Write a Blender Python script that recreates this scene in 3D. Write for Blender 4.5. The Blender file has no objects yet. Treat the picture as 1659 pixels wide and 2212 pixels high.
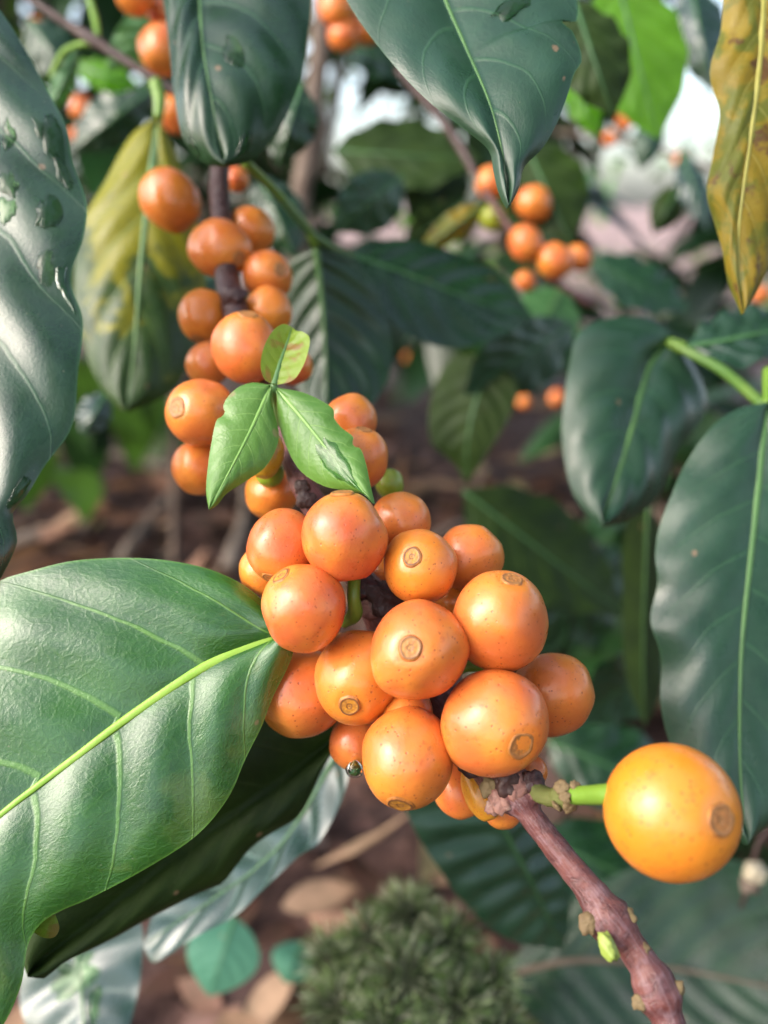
import bpy, math, random
from mathutils import Vector, Matrix, noise
R = random.Random(11)
PI = math.pi
sc = bpy.context.scene
COL = sc.collection

# ------------------------------------------------------------------ camera
CAM = Vector((0, 0, 0.37))
PITCH = math.radians(19)
FW = Vector((0, math.cos(PITCH), -math.sin(PITCH)))
RT = Vector((1, 0, 0))
UP = Vector((0, math.sin(PITCH), math.cos(PITCH)))
FP = 1106 / math.tan(math.radians(30))

def P(x, y, d):
    """point seen at (x, y) of the 1659 x 2212 view, d millimetres along the optical axis"""
    d = d / 1000.0
    return CAM + FW * d + RT * ((x - 829.5) / FP * d) + UP * ((1106 - y) / FP * d)

def mm(px, d):
    return px * d / FP / 1000.0

def ground_at(x, y, z=0.0):
    v = FW + RT * ((x - 829.5) / FP) + UP * ((1106 - y) / FP)
    t = (CAM.z - z) / -v.z
    return CAM + v * t

cd = bpy.data.cameras.new("camera")
cam = bpy.data.objects.new("camera", cd)
COL.objects.link(cam)
cam.location = CAM
cam.rotation_euler = (PI / 2 - PITCH, 0, 0)
cd.sensor_fit = 'VERTICAL'
cd.lens = 26
cd.sensor_height = 2 * 26 * math.tan(math.radians(30))
cd.clip_start = 0.005
cd.clip_end = 3000
cd.dof.use_dof = True
cd.dof.focus_distance = 0.150
cd.dof.aperture_fstop = 26 / 3.4
sc.camera = cam

# ------------------------------------------------------------------ light
SUN_EL, SUN_AZ = math.radians(36), math.radians(-114)   # azimuth from +Y towards +X
w = bpy.data.worlds.new("World")
sc.world = w
w.use_nodes = True
nt = w.node_tree
bg = nt.nodes["Background"]
sky = nt.nodes.new("ShaderNodeTexSky")
sky.sky_type = 'NISHITA'
sky.sun_disc = False
sky.sun_elevation = SUN_EL
sky.sun_rotation = SUN_AZ
sky.air_density = 1.0
sky.dust_density = 3.5
sky.ozone_density = 1.0
hs = nt.nodes.new("ShaderNodeHueSaturation")
hs.inputs["Saturation"].default_value = 0.74
hs.inputs["Value"].default_value = 3.9
nt.links.new(sky.outputs[0], hs.inputs["Color"])
nt.links.new(hs.outputs[0], bg.inputs[0])
bg.inputs[1].default_value = 0.14
ld = bpy.data.lights.new("sun", 'SUN')
ld.energy = 0.5
ld.angle = math.radians(38)
ld.color = (1, 0.98, 0.95)
sun = bpy.data.objects.new("sun", ld)
COL.objects.link(sun)
sd = Vector((math.sin(SUN_AZ) * math.cos(SUN_EL), math.cos(SUN_AZ) * math.cos(SUN_EL), math.sin(SUN_EL)))
sun.rotation_euler = sd.to_track_quat('Z', 'Y').to_euler()
sun.location = sd * 3
sc.view_settings.view_transform = 'Standard'
sc.view_settings.look = 'None'
sc.view_settings.exposure = 0
sc.cycles.use_denoising = True
sc.cycles.max_bounces = 8

# ------------------------------------------------------------------ node helpers
def mat_new(name):
    m = bpy.data.materials.new(name)
    m.use_nodes = True
    t = m.node_tree
    return m, t, t.nodes["Principled BSDF"], t.nodes["Material Output"]

class NT:
    def __init__(s, t): s.t = t
    def n(s, typ, **kw):
        x = s.t.nodes.new(typ)
        for k, v in kw.items(): setattr(x, k, v)
        return x
    def put(s, sock, v):
        if isinstance(v, bpy.types.NodeSocket): s.t.links.new(v, sock)
        else: sock.default_value = v
    def math(s, op, a, b=0.0, c=0.0):
        x = s.n("ShaderNodeMath", operation=op)
        for i, v in enumerate((a, b, c)): s.put(x.inputs[i], v)
        return x.outputs[0]
    def ramp(s, v, lo, hi, a=0.0, b=1.0, smooth=True):
        x = s.n("ShaderNodeMapRange", interpolation_type='SMOOTHSTEP' if smooth else 'LINEAR')
        for i, q in enumerate((v, lo, hi, a, b)): s.put(x.inputs[i], q)
        return x.outputs[0]
    def mix(s, f, a, b, blend='MIX'):
        x = s.n("ShaderNodeMix", data_type='RGBA', blend_type=blend)
        s.put(x.inputs[0], f)
        s.put(x.inputs[6], a if isinstance(a, bpy.types.NodeSocket) else (*a, 1))
        s.put(x.inputs[7], b if isinstance(b, bpy.types.NodeSocket) else (*b, 1))
        return x.outputs[2]
    def noise(s, vec, scale, detail=3.0, rough=0.55, dist=0.0):
        x = s.n("ShaderNodeTexNoise")
        s.put(x.inputs["Vector"], vec)
        x.inputs["Scale"].default_value = scale
        x.inputs["Detail"].default_value = detail
        x.inputs["Roughness"].default_value = rough
        x.inputs["Distortion"].default_value = dist
        return x.outputs["Fac"]
    def voro(s, vec, scale, feature='F1', out="Distance", rand=1.0):
        x = s.n("ShaderNodeTexVoronoi", feature=feature)
        s.put(x.inputs["Vector"], vec)
        x.inputs["Scale"].default_value = scale
        x.inputs["Randomness"].default_value = rand
        return x.outputs[out]
    def bump(s, h, strength, dist, nrm=None):
        x = s.n("ShaderNodeBump")
        x.inputs["Strength"].default_value = strength
        x.inputs["Distance"].default_value = dist
        s.put(x.inputs["Height"], h)
        if nrm is not None: s.put(x.inputs["Normal"], nrm)
        return x.outputs[0]
    def attr(s, name, typ='GEOMETRY', out="Fac"):
        return s.n("ShaderNodeAttribute", attribute_name=name, attribute_type=typ).outputs[out]
    def vadd(s, a, b):
        x = s.n("ShaderNodeVectorMath", operation='ADD')
        s.put(x.inputs[0], a); s.put(x.inputs[1], b)
        return x.outputs[0]

def leaf_mat(name, dark, light, vein, rough=0.36, trans=0.12, transcol=None, veinw=0.06, veinmix=0.6, crinkle=0.35,
             patch=None, patch_amt=0.5, spots=None, spot_amt=0.0, spec=0.5, rvar=0.12, coat=0.0, patch_scale=0.5, patch_along=0.0, debris=0.5, net=0.08):
    m, t, b, out = mat_new(name)
    q = NT(t)
    uv = q.n("ShaderNodeTexCoord").outputs["UV"]
    rnd = q.n("ShaderNodeObjectInfo").outputs["Random"]
    off = q.n("ShaderNodeCombineXYZ")
    q.put(off.inputs[2], q.math('MULTIPLY', rnd, 37.0))
    vec = q.vadd(uv, off.outputs[0])
    n1 = q.noise(vec, 0.7, 4)
    n2 = q.noise(vec, 4.0, 3)
    col = q.mix(q.ramp(n1, 0.35, 0.68), dark, light)
    col = q.mix(q.ramp(n2, 0.3, 0.75, 0.0, 0.35), col, light)
    if patch:
        pn = q.noise(vec, patch_scale, 4, 0.6, 0.6)
        if patch_along: pn = q.math('ADD', pn, q.math('MULTIPLY', q.math('SUBTRACT', 0.42, q.attr('along')), patch_along))
        col = q.mix(q.ramp(pn, 0.62 - patch_amt * 0.35, 0.72 - patch_amt * 0.3), col, patch)
    # lateral veins from the phase attribute
    ph = q.attr("phase")
    wob = q.math('MULTIPLY', q.math('SUBTRACT', q.noise(vec, 1.2, 2), 0.5), 0.09)
    ph = q.math('ADD', ph, wob)
    fr = q.math('FRACT', q.math('ADD', ph, 0.5))
    dist = q.math('ABSOLUTE', q.math('SUBTRACT', fr, 0.5))
    s = q.attr("across")
    wd = q.ramp(s, 0.0, 1.0, veinw, veinw * 0.25, False)
    vm = q.math('SUBTRACT', 1.0, q.ramp(q.math('DIVIDE', dist, wd), 0.25, 1.0))
    wv = q.n('ShaderNodeTexNoise'); q.put(wv.inputs['Vector'], vec); wv.inputs['Scale'].default_value = 3.0
    wsc = q.n('ShaderNodeVectorMath', operation='SCALE'); q.put(wsc.inputs[0], wv.outputs['Color']); wsc.inputs['Scale'].default_value = 0.35
    wvec = q.vadd(vec, wsc.outputs[0])
    ed = q.voro(wvec, 4.2, 'DISTANCE_TO_EDGE')
    ret = q.math('SUBTRACT', 1.0, q.ramp(ed, 0.0, 0.16))
    vfade = q.ramp(s, 0.65, 1.0, 1.0, 0.15)
    col = q.mix(q.math('MULTIPLY', ret, 0.07), col, vein)
    col = q.mix(q.math('MULTIPLY', q.math('MULTIPLY', vm, vfade), veinmix), col, vein)
    if spots:
        sn = q.noise(vec, 1.6, 5, 0.65)
        col = q.mix(q.ramp(sn, 0.70 - spot_amt * 0.2, 0.76 - spot_amt * 0.15, 0.0, 0.9), col, spots)
    # dust specks
    sp = q.voro(vec, 3.4)
    spm = q.math('SUBTRACT', 1.0, q.ramp(sp, 0.03, 0.07))
    col = q.mix(q.math('MULTIPLY', spm, 0.25), col, (0.30, 0.26, 0.16))
    sp2 = q.voro(q.vadd(vec, (4.4, 1.7, 0.3)), 0.75)
    sp2m = q.math('SUBTRACT', 1.0, q.ramp(q.math('ADD', sp2, q.math('MULTIPLY', q.noise(vec, 9.0, 3), 0.06)), 0.075, 0.10))
    col = q.mix(q.math('MULTIPLY', sp2m, debris), col, (0.30, 0.17, 0.10))
    # thin pale rim
    col = q.mix(q.ramp(s, 0.975, 1.0, 0.0, 0.5), col, vein)
    q.put(b.inputs["Base Color"], col)
    rr = q.ramp(q.noise(vec, 1.1, 4), 0.3, 0.7, rough - rvar, rough + rvar)
    rr = q.math('ADD', rr, q.math('MULTIPLY', spm, 0.2))
    q.put(b.inputs["Roughness"], rr)
    b.inputs["Specular IOR Level"].default_value = spec
    b.inputs["Coat Weight"].default_value = coat
    b.inputs["Coat Roughness"].default_value = 0.18
    h = q.math('ADD', q.math('MULTIPLY', ret, -net), q.math('MULTIPLY', q.noise(vec, 4.5, 3, 0.5), net * 4.0))
    h = q.math('ADD', h, q.math('MULTIPLY', q.noise(vec, 16.0, 5, 0.65), 0.55))
    h = q.math('ADD', h, q.math('MULTIPLY', vm, -0.5))
    nb = q.bump(h, crinkle, 0.0006)
    q.put(b.inputs["Normal"], nb)
    if trans > 0:
        tr = q.n("ShaderNodeBsdfTranslucent")
        tc = transcol or (light[0] * 2.0, light[1] * 2.2, light[2] * 1.0)
        q.put(tr.inputs[0], (*tc, 1))
        mx = q.n("ShaderNodeMixShader")
        mx.inputs[0].default_value = trans
        t.links.new(b.outputs[0], mx.inputs[1]); t.links.new(tr.outputs[0], mx.inputs[2])
        t.links.new(mx.outputs[0], out.inputs[0])
    return m

def rib_mat(name, c1, c2, rough=0.4):
    m, t, b, out = mat_new(name)
    q = NT(t)
    oc = q.n("ShaderNodeTexCoord").outputs["Object"]
    q.put(b.inputs["Base Color"], q.mix(q.ramp(q.noise(oc, 90, 3), 0.3, 0.7), c1, c2))
    b.inputs["Roughness"].default_value = rough
    q.put(b.inputs["Normal"], q.bump(q.noise(oc, 600, 3), 0.25, 0.0004))
    return m

def bark_mat(name, cs, scale=1.0, rough=0.5, bumpd=0.0012, old=False):
    m, t, b, out = mat_new(name)
    q = NT(t)
    oc = q.n("ShaderNodeTexCoord").outputs["Object"]
    n1 = q.noise(oc, 170 * scale, 5, 0.65)
    n2 = q.noise(oc, 420 * scale, 4, 0.6)
    n3 = q.noise(oc, 60 * scale, 3)
    cv = q.n("ShaderNodeCombineXYZ")
    q.put(cv.inputs[0], q.math('MULTIPLY', q.attr('ringx'), 3.2)); q.put(cv.inputs[1], q.math('MULTIPLY', q.attr('ringy'), 3.2)); q.put(cv.inputs[2], q.math('MULTIPLY', q.attr('length'), 130.0))
    fib = q.noise(cv.outputs[0], 2.0, 5, 0.7)
    c = q.mix(q.ramp(n1, 0.38, 0.62), cs[0], cs[1])
    c = q.mix(q.ramp(n2, 0.52, 0.72, 0, 0.8), c, cs[2])
    c = q.mix(q.ramp(n3, 0.55, 0.7, 0, 0.7), c, cs[3])
    cr = q.ramp(q.noise(oc, 260 * scale, 6, 0.7, 1.2), 0.36, 0.5)
    c = q.mix(q.math('MULTIPLY', q.math('SUBTRACT', 1.0, cr), 0.55), c, (0.03, 0.012, 0.012))
    c = q.mix(q.ramp(fib, 0.42, 0.68, 0.0, 0.6), c, cs[2])
    c = q.mix(q.ramp(fib, 0.30, 0.44, 0.55, 0.0), c, cs[3])
    if old: c = q.mix(q.ramp(q.attr('length'), 0.055, 0.105, 0.75, 0.0), c, (0.026, 0.012, 0.010))
    h0 = fib
    q.put(b.inputs["Base Color"], c)
    q.put(b.inputs["Roughness"], q.ramp(n2, 0.3, 0.7, rough - 0.12, rough + 0.15))
    h = q.math('ADD', n1, q.math('MULTIPLY', cr, 0.6))
    q.put(b.inputs["Normal"], q.bump(q.math('ADD', q.math('MULTIPLY', q.math('ADD', h, n2), 0.6), q.math('MULTIPLY', fib, 0.6)), 0.38, bumpd / scale))
    return m

M = {}
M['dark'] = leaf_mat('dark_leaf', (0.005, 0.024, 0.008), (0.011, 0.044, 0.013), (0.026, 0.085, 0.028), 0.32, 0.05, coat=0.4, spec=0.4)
M['slate'] = leaf_mat('slate_leaf', (0.011, 0.042, 0.020), (0.018, 0.060, 0.029), (0.042, 0.125, 0.048), 0.36, 0.06, crinkle=0.25, veinmix=0.35, spec=0.55, coat=0.12)
M['wet'] = leaf_mat('wet_leaf', (0.006, 0.030, 0.010), (0.012, 0.048, 0.016), (0.04, 0.12, 0.04), 0.30, 0.05, crinkle=0.3, veinmix=0.45, spec=0.45, coat=0.55)
M['hero'] = leaf_mat('fresh_leaf', (0.014, 0.076, 0.008), (0.030, 0.125, 0.014), (0.12, 0.28, 0.035), 0.20, 0.08, veinw=0.06, veinmix=0.65, crinkle=0.42,
                     patch=(0.06, 0.13, 0.02), patch_amt=0.1, spots=(0.16, 0.09, 0.03), spot_amt=0.0, rvar=0.08, coat=0.8, net=0.11, spec=0.5)
M['young'] = leaf_mat('young_leaf', (0.055, 0.155, 0.018), (0.095, 0.215, 0.034), (0.20, 0.36, 0.08), 0.36, 0.12, veinw=0.05, veinmix=0.6, crinkle=0.3,
                      spots=(0.16, 0.10, 0.04), spot_amt=0.12)
M['lime'] = leaf_mat('lime_leaf', (0.13, 0.22, 0.010), (0.18, 0.27, 0.016), (0.28, 0.38, 0.06), 0.36, 0.2, veinw=0.05, veinmix=0.5, crinkle=0.3,
                     patch=(0.20, 0.10, 0.02), patch_amt=0.30, patch_scale=1.9)
M['yellow'] = leaf_mat('yellow_leaf', (0.16, 0.115, 0.005), (0.22, 0.155, 0.008), (0.30, 0.28, 0.07), 0.5, 0.12, (0.5, 0.36, 0.02), veinmix=0.3, spec=0.3,
                       patch=(0.085, 0.10, 0.008), patch_amt=0.5, patch_scale=1.2, spots=(0.07, 0.026, 0.010), spot_amt=0.75)
M['olive'] = leaf_mat('olive_leaf', (0.012, 0.040, 0.010), (0.028, 0.065, 0.012), (0.10, 0.19, 0.04), 0.36, 0.08, (0.12, 0.13, 0.006), veinmix=0.5, spec=0.35,
                      patch=(0.19, 0.185, 0.003), patch_amt=0.75, patch_along=0.55, patch_scale=0.8)
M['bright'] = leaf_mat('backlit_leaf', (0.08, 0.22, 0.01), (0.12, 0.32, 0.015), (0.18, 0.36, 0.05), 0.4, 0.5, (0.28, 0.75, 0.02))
M['under'] = leaf_mat('shaded_leaf', (0.010, 0.024, 0.004), (0.022, 0.046, 0.006), (0.03, 0.05, 0.012), 0.6, 0.03, spec=0.2)  # shade on these leaves is put into the very dark green
M['teal'] = leaf_mat('teal_leaf', (0.060, 0.19, 0.12), (0.075, 0.22, 0.14), (0.08, 0.24, 0.15), 0.6, 0.05, veinmix=0.2, spec=0.3)
M['glossy'] = leaf_mat('glossy_leaf', (0.015, 0.040, 0.032), (0.025, 0.060, 0.05), (0.05, 0.11, 0.07), 0.30, 0.04, crinkle=0.15, spec=0.9, rvar=0.06)
M['pale'] = leaf_mat('pale_leaf', (0.05, 0.14, 0.05), (0.08, 0.21, 0.07), (0.14, 0.32, 0.08), 0.4, 0.2)
M['rib'] = rib_mat('pale_rib', (0.065, 0.155, 0.045), (0.10, 0.215, 0.06))
M['ribhero'] = rib_mat('lime_rib', (0.20, 0.39, 0.03), (0.28, 0.47, 0.06), 0.4)
M['ribyoung'] = rib_mat('young_rib', (0.13, 0.28, 0.05), (0.18, 0.34, 0.07))
M['ribdark'] = rib_mat('dark_rib', (0.04, 0.12, 0.04), (0.06, 0.16, 0.05))
M['ribyellow'] = rib_mat('yellow_rib', (0.30, 0.28, 0.05), (0.36, 0.34, 0.08))
M['ribbrown'] = rib_mat('brown_rib', (0.12, 0.08, 0.05), (0.17, 0.12, 0.08))
M['stalk'] = rib_mat('green_stalk', (0.11, 0.22, 0.018), (0.17, 0.30, 0.035), 0.38)
M['stemgreen'] = rib_mat('stem_green', (0.075, 0.17, 0.025), (0.13, 0.23, 0.03), 0.4)
M['bract'] = rib_mat('tan_bract', (0.11, 0.07, 0.035), (0.19, 0.14, 0.06), 0.75)
M['bark'] = bark_mat('twig_bark', ((0.10, 0.028, 0.025), (0.17, 0.055, 0.042), (0.22, 0.13, 0.14), (0.075, 0.028, 0.040)), rough=0.36, old=True)
M['joint'] = bark_mat('joint_bark', ((0.10, 0.17, 0.02), (0.12, 0.10, 0.03), (0.20, 0.17, 0.06), (0.11, 0.20, 0.02)), 1.0, 0.55)
M['barkdark'] = bark_mat('dark_bark', ((0.030, 0.012, 0.010), (0.050, 0.021, 0.017), (0.080, 0.045, 0.036), (0.020, 0.009, 0.010)))
M['nodeskin'] = bark_mat('node_bark', ((0.17, 0.065, 0.05), (0.32, 0.16, 0.12), (0.40, 0.27, 0.22), (0.07, 0.035, 0.04)), 1.0, 0.6)
M['barkgrey'] = bark_mat('grey_bark', ((0.10, 0.065, 0.045), (0.17, 0.12, 0.09), (0.26, 0.21, 0.17), (0.06, 0.04, 0.03)), 0.35, 0.75)
M['deadtwig'] = bark_mat('dead_twig_bark', ((0.24, 0.18, 0.14), (0.34, 0.27, 0.21), (0.42, 0.35, 0.28), (0.16, 0.11, 0.08)), 0.3, 0.8)

def cherry_mat():
    m, t, b, out = mat_new('cherry_skin')
    q = NT(t)
    oc = q.n("ShaderNodeTexCoord").outputs["Object"]
    rnd = q.n("ShaderNodeObjectInfo").outputs["Random"]
    off = q.n("ShaderNodeCombineXYZ")
    q.put(off.inputs[0], q.math('MULTIPLY', rnd, 53.0)); q.put(off.inputs[1], q.math('MULTIPLY', rnd, 17.0))
    vec = q.vadd(oc, off.outputs[0])
    red = q.attr("redness", 'OBJECT')
    yel = q.attr("yellowness", 'OBJECT')
    grn = q.attr("greenness", 'OBJECT')
    n1 = q.noise(vec, 1.1, 3, 0.5)
    c = q.mix(q.ramp(n1, 0.3, 0.7), (0.69, 0.225, 0.034), (0.63, 0.170, 0.036))
    n1b = q.noise(q.vadd(vec, (5.1, 2.2, 9.4)), 0.9, 2, 0.5)
    c = q.mix(q.math('MULTIPLY', q.ramp(n1b, 0.30, 0.62), red), c, (0.58, 0.115, 0.034))
    c = q.mix(yel, c, (0.71, 0.235, 0.010))
    # yellower shoulder round the calyx end
    sx = q.n("ShaderNodeSeparateXYZ"); t.links.new(oc, sx.inputs[0])
    c = q.mix(q.ramp(sx.outputs[2], 0.45, 1.0, 0.0, 0.4), c, (0.72, 0.28, 0.03))
    c = q.mix(grn, c, (0.20, 0.30, 0.02))
    # blotches, freckles, pin pricks
    n2 = q.noise(vec, 5.0, 5, 0.65)
    c = q.mix(q.ramp(n2, 0.56, 0.70, 0.0, 0.5), c, (0.46, 0.10, 0.02))
    msk = q.ramp(q.noise(vec, 1.7, 2), 0.36, 0.54)
    v1 = q.voro(vec, 7.0)
    f1 = q.math('MULTIPLY', q.math('SUBTRACT', 1.0, q.ramp(v1, 0.10, 0.20)), msk)
    v2 = q.voro(q.vadd(vec, (3.3, 7.7, 1.2)), 3.1)
    f2 = q.math('SUBTRACT', 1.0, q.ramp(q.math('ADD', v2, q.math('MULTIPLY', q.noise(vec, 9.0, 2), 0.10)), 0.09, 0.15))
    f2 = q.math('MULTIPLY', f2, q.ramp(q.noise(vec, 2.3, 2), 0.42, 0.52))
    c = q.mix(q.math('MULTIPLY', f1, 0.75), c, (0.30, 0.055, 0.012))
    c = q.mix(q.math('MULTIPLY', f2, 0.75), c, (0.26, 0.045, 0.014))
    n4 = q.noise(q.vadd(vec, (8.0, 1.0, 4.0)), 2.6, 6, 0.75)
    c = q.mix(q.ramp(n4, 0.61, 0.70, 0.0, 0.6), c, (0.38, 0.09, 0.02))
    q.put(b.inputs["Base Color"], c)
    rr = q.ramp(q.noise(vec, 3.0, 4), 0.3, 0.7, 0.24, 0.40)
    q.put(b.inputs["Roughness"], q.math('ADD', q.math('ADD', rr, 0.03), q.math('MULTIPLY', f2, 0.25)))
    b.inputs["Specular IOR Level"].default_value = 0.5
    b.inputs["Coat Weight"].default_value = 0.3
    b.inputs["Coat Roughness"].default_value = 0.16
    b.inputs["Subsurface Weight"].default_value = 0.22
    b.inputs["Subsurface Radius"].default_value = (1.0, 0.35, 0.1)
    b.inputs["Subsurface Scale"].default_value = 0.003
    h = q.math('ADD', q.math('MULTIPLY', f1, -0.7), q.math('MULTIPLY', f2, -0.8))
    h = q.math('ADD', h, q.math('MULTIPLY', q.noise(vec, 9.0, 4, 0.55), 0.35))
    q.put(b.inputs["Normal"], q.bump(h, 0.35, 0.0005))
    return m
M['cherry'] = cherry_mat()

def vcol_mat(name, rough=0.6, nscale=900, bumps=0.5):
    m, t, b, out = mat_new(name)
    q = NT(t)
    oc = q.n("ShaderNodeTexCoord").outputs["Object"]
    c = q.attr("Col", out="Color")
    n = q.noise(oc, nscale, 4)
    c = q.mix(q.ramp(n, 0.35, 0.65, 0.15, 0.65), c, (0.24, 0.095, 0.03))
    q.put(b.inputs["Base Color"], c)
    b.inputs["Roughness"].default_value = rough
    q.put(b.inputs["Normal"], q.bump(n, bumps, 0.0004))
    return m
M['scar'] = vcol_mat('calyx_skin', 0.5, 7)

m, t, b, out = mat_new('water')
b.inputs["Base Color"].default_value = (0.33, 0.60, 0.30, 1)
b.inputs["Transmission Weight"].default_value = 1
b.inputs["IOR"].default_value = 1.33
b.inputs["Roughness"].default_value = 0.02
q = NT(t)
oc = q.n("ShaderNodeTexCoord").outputs["Object"]
q.put(b.inputs["Normal"], q.bump(q.noise(oc, 500, 2), 0.10, 0.0006))
M['water'] = m

def soil_mat():
    m, t, b, out = mat_new('soil')
    q = NT(t)
    oc = q.n("ShaderNodeTexCoord").outputs["Object"]
    n1 = q.noise(oc, 9, 6, 0.6)
    n2 = q.noise(oc, 45, 5, 0.65)
    n3 = q.noise(oc, 2.2, 4)
    c = q.mix(q.ramp(n1, 0.35, 0.65), (0.034, 0.015, 0.012), (0.085, 0.040, 0.030))
    c = q.mix(q.ramp(n2, 0.52, 0.72, 0, 0.8), c, (0.20, 0.11, 0.085))
    c = q.mix(q.ramp(n3, 0.55, 0.72, 0, 0.5), c, (0.035, 0.016, 0.016))
    v = q.voro(oc, 28)
    c = q.mix(q.math('SUBTRACT', 1.0, q.ramp(v, 0.1, 0.3, 0.6, 1.0)), c, (0.26, 0.13, 0.10))
    sx = q.n('ShaderNodeSeparateXYZ'); t.links.new(oc, sx.inputs[0])
    far = q.math('MULTIPLY', q.ramp(sx.outputs[1], 1.4, 3.2), q.ramp(n2, 0.3, 0.6))  # far ground paler: dry litter plus brighter open light put into the colour
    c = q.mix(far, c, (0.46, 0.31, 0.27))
    q.put(b.inputs["Base Color"], c)
    b.inputs["Roughness"].default_value = 0.85
    q.put(b.inputs["Normal"], q.bump(q.math('ADD', n1, n2), 0.9, 0.02))
    return m
M['soil'] = soil_mat()
M['needle'] = None
def needle_mat(name, rough=0.5):
    m, t, b, out = mat_new(name)
    q = NT(t)
    c = q.attr("Col", out="Color")
    n = q.noise(q.n("ShaderNodeTexCoord").outputs["Object"], 60, 3)
    c = q.mix(q.ramp(n, 0.4, 0.7, 0.0, 0.4), c, (0.02, 0.03, 0.008))
    q.put(b.inputs["Base Color"], c)
    b.inputs["Roughness"].default_value = rough
    tr = q.n("ShaderNodeBsdfTranslucent"); q.put(tr.inputs[0], c)
    mx = q.n("ShaderNodeMixShader"); mx.inputs[0].default_value = 0.2
    t.links.new(b.outputs[0], mx.inputs[1]); t.links.new(tr.outputs[0], mx.inputs[2])
    t.links.new(mx.outputs[0], out.inputs[0])
    return m
M['needle'] = needle_mat('moss_leaf')
M['shrub'] = needle_mat('shrub_leaf', 0.33)
M['litter'] = needle_mat('dead_leaf', 0.7)

# ------------------------------------------------------------------ object helpers
def tag(o, label=None, cat=None, group=None, kind=None):
    if label: o['label'] = label
    if cat: o['category'] = cat
    if group: o['group'] = group
    if kind: o['kind'] = kind
    return o

def empty(name, loc):
    o = bpy.data.objects.new(name, None)
    COL.objects.link(o)
    o.location = loc
    o.empty_display_size = 0.005
    return o

def mesh_obj(name, verts, faces, mat, parent=None, smooth=True, cols=None, origin=None):
    """verts in world space; with a parent Empty they become relative to its base"""
    o0 = Vector(origin) if origin is not None else (parent.location.copy() if parent is not None else Vector((0, 0, 0)))
    me = bpy.data.meshes.new(name)
    me.from_pydata([tuple(Vector(v) - o0) for v in verts], [], faces)
    if smooth: me.polygons.foreach_set("use_smooth", [True] * len(me.polygons))
    if cols is not None:
        a = me.color_attributes.new("Col", 'FLOAT_COLOR', 'POINT')
        a.data.foreach_set("color", [x for c in cols for x in (*c, 1.0)])
    me.materials.append(mat)
    me.update()
    o = bpy.data.objects.new(name, me)
    COL.objects.link(o)
    if parent is not None: o.parent = parent
    elif origin is not None: o.location = o0
    return o

def crom(pts, t):
    """Catmull-Rom through pts at t in 0..1 by chord length"""
    n = len(pts)
    if n == 1: return pts[0].copy()
    L = [0.0]
    for i in range(1, n): L.append(L[-1] + max((pts[i] - pts[i - 1]).length, 1e-9))
    s = min(max(t, 0), 1) * L[-1]
    i = 0
    while i < n - 2 and L[i + 1] < s: i += 1
    f = (s - L[i]) / (L[i + 1] - L[i])
    p1, p2 = pts[i], pts[i + 1]
    m1 = (p2 - pts[i - 1]) * ((L[i + 1] - L[i]) / (L[i + 1] - L[i - 1])) if i > 0 else (p2 - p1)
    m2 = (pts[i + 2] - p1) * ((L[i + 1] - L[i]) / (L[i + 2] - L[i])) if i < n - 2 else (p2 - p1)
    f2, f3 = f * f, f * f * f
    return p1 * (2 * f3 - 3 * f2 + 1) + m1 * (f3 - 2 * f2 + f) + p2 * (-2 * f3 + 3 * f2) + m2 * (f3 - f2)

def tube_data(pts, radii, seg=12, nseg=None, rough=0.0, rscale=400.0, flat=1.0, upv=None, cap=True):
    """a tube along pts (world); radii at the points; rough = relative noise of the radius"""
    nseg = nseg or max(6, len(pts) * 6)
    L = [0.0]
    for i in range(1, len(pts)): L.append(L[-1] + max((pts[i] - pts[i - 1]).length, 1e-9))
    def rad(t):
        s = t * L[-1]
        for i in range(len(pts) - 1):
            if s <= L[i + 1] or i == len(pts) - 2:
                f = min(max((s - L[i]) / (L[i + 1] - L[i]), 0), 1)
                return radii[i] + (radii[i + 1] - radii[i]) * f * f * (3 - 2 * f)
    C = [crom(pts, i / nseg) for i in range(nseg + 1)]
    V, F = [], []
    nrm = None
    for i, c in enumerate(C):
        tg = (C[min(i + 1, nseg)] - C[max(i - 1, 0)]).normalized()
        if upv is not None: nrm = (upv - tg * upv.dot(tg)).normalized()
        elif nrm is None:
            a = Vector((0, 0, 1)) if abs(tg.z) < 0.9 else Vector((1, 0, 0))
            nrm = (a - tg * a.dot(tg)).normalized()
        else: nrm = (nrm - tg * nrm.dot(tg)).normalized()
        bn = tg.cross(nrm)
        r = rad(i / nseg)
        for k in range(seg):
            a = 2 * PI * k / seg
            d = nrm * math.cos(a) * flat + bn * math.sin(a)
            rr = r
            if rough: rr *= 1 + rough * noise.noise((c + d * r) * rscale) + rough * 0.5 * noise.noise((c + d * r) * rscale * 2.7)
            V.append(c + d * rr)
    for i in range(nseg):
        for k in range(seg):
            k2 = (k + 1) % seg
            F.append((i * seg + k, i * seg + k2, (i + 1) * seg + k2, (i + 1) * seg + k))
    if cap:
        F.append(tuple(range(seg - 1, -1, -1)))
        F.append(tuple(nseg * seg + k for k in range(seg)))
    return V, F

def tube(name, pts, radii, mat, parent=None, **kw):
    V, F = tube_data(pts, radii, **kw)
    return mesh_obj(name, V, F, mat, parent)

def lathe_data(prof, seg=32):
    V, F = [], []
    for r, z in prof:
        for k in range(seg):
            a = 2 * PI * k / seg
            V.append(Vector((r * math.cos(a), r * math.sin(a), z)))
    for i in range(len(prof) - 1):
        for k in range(seg):
            k2 = (k + 1) % seg
            F.append((i * seg + k, i * seg + k2, (i + 1) * seg + k2, (i + 1) * seg + k))
    return V, F

# ------------------------------------------------------------------ leaves
LEAF = {}
class Leaf: pass

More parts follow.
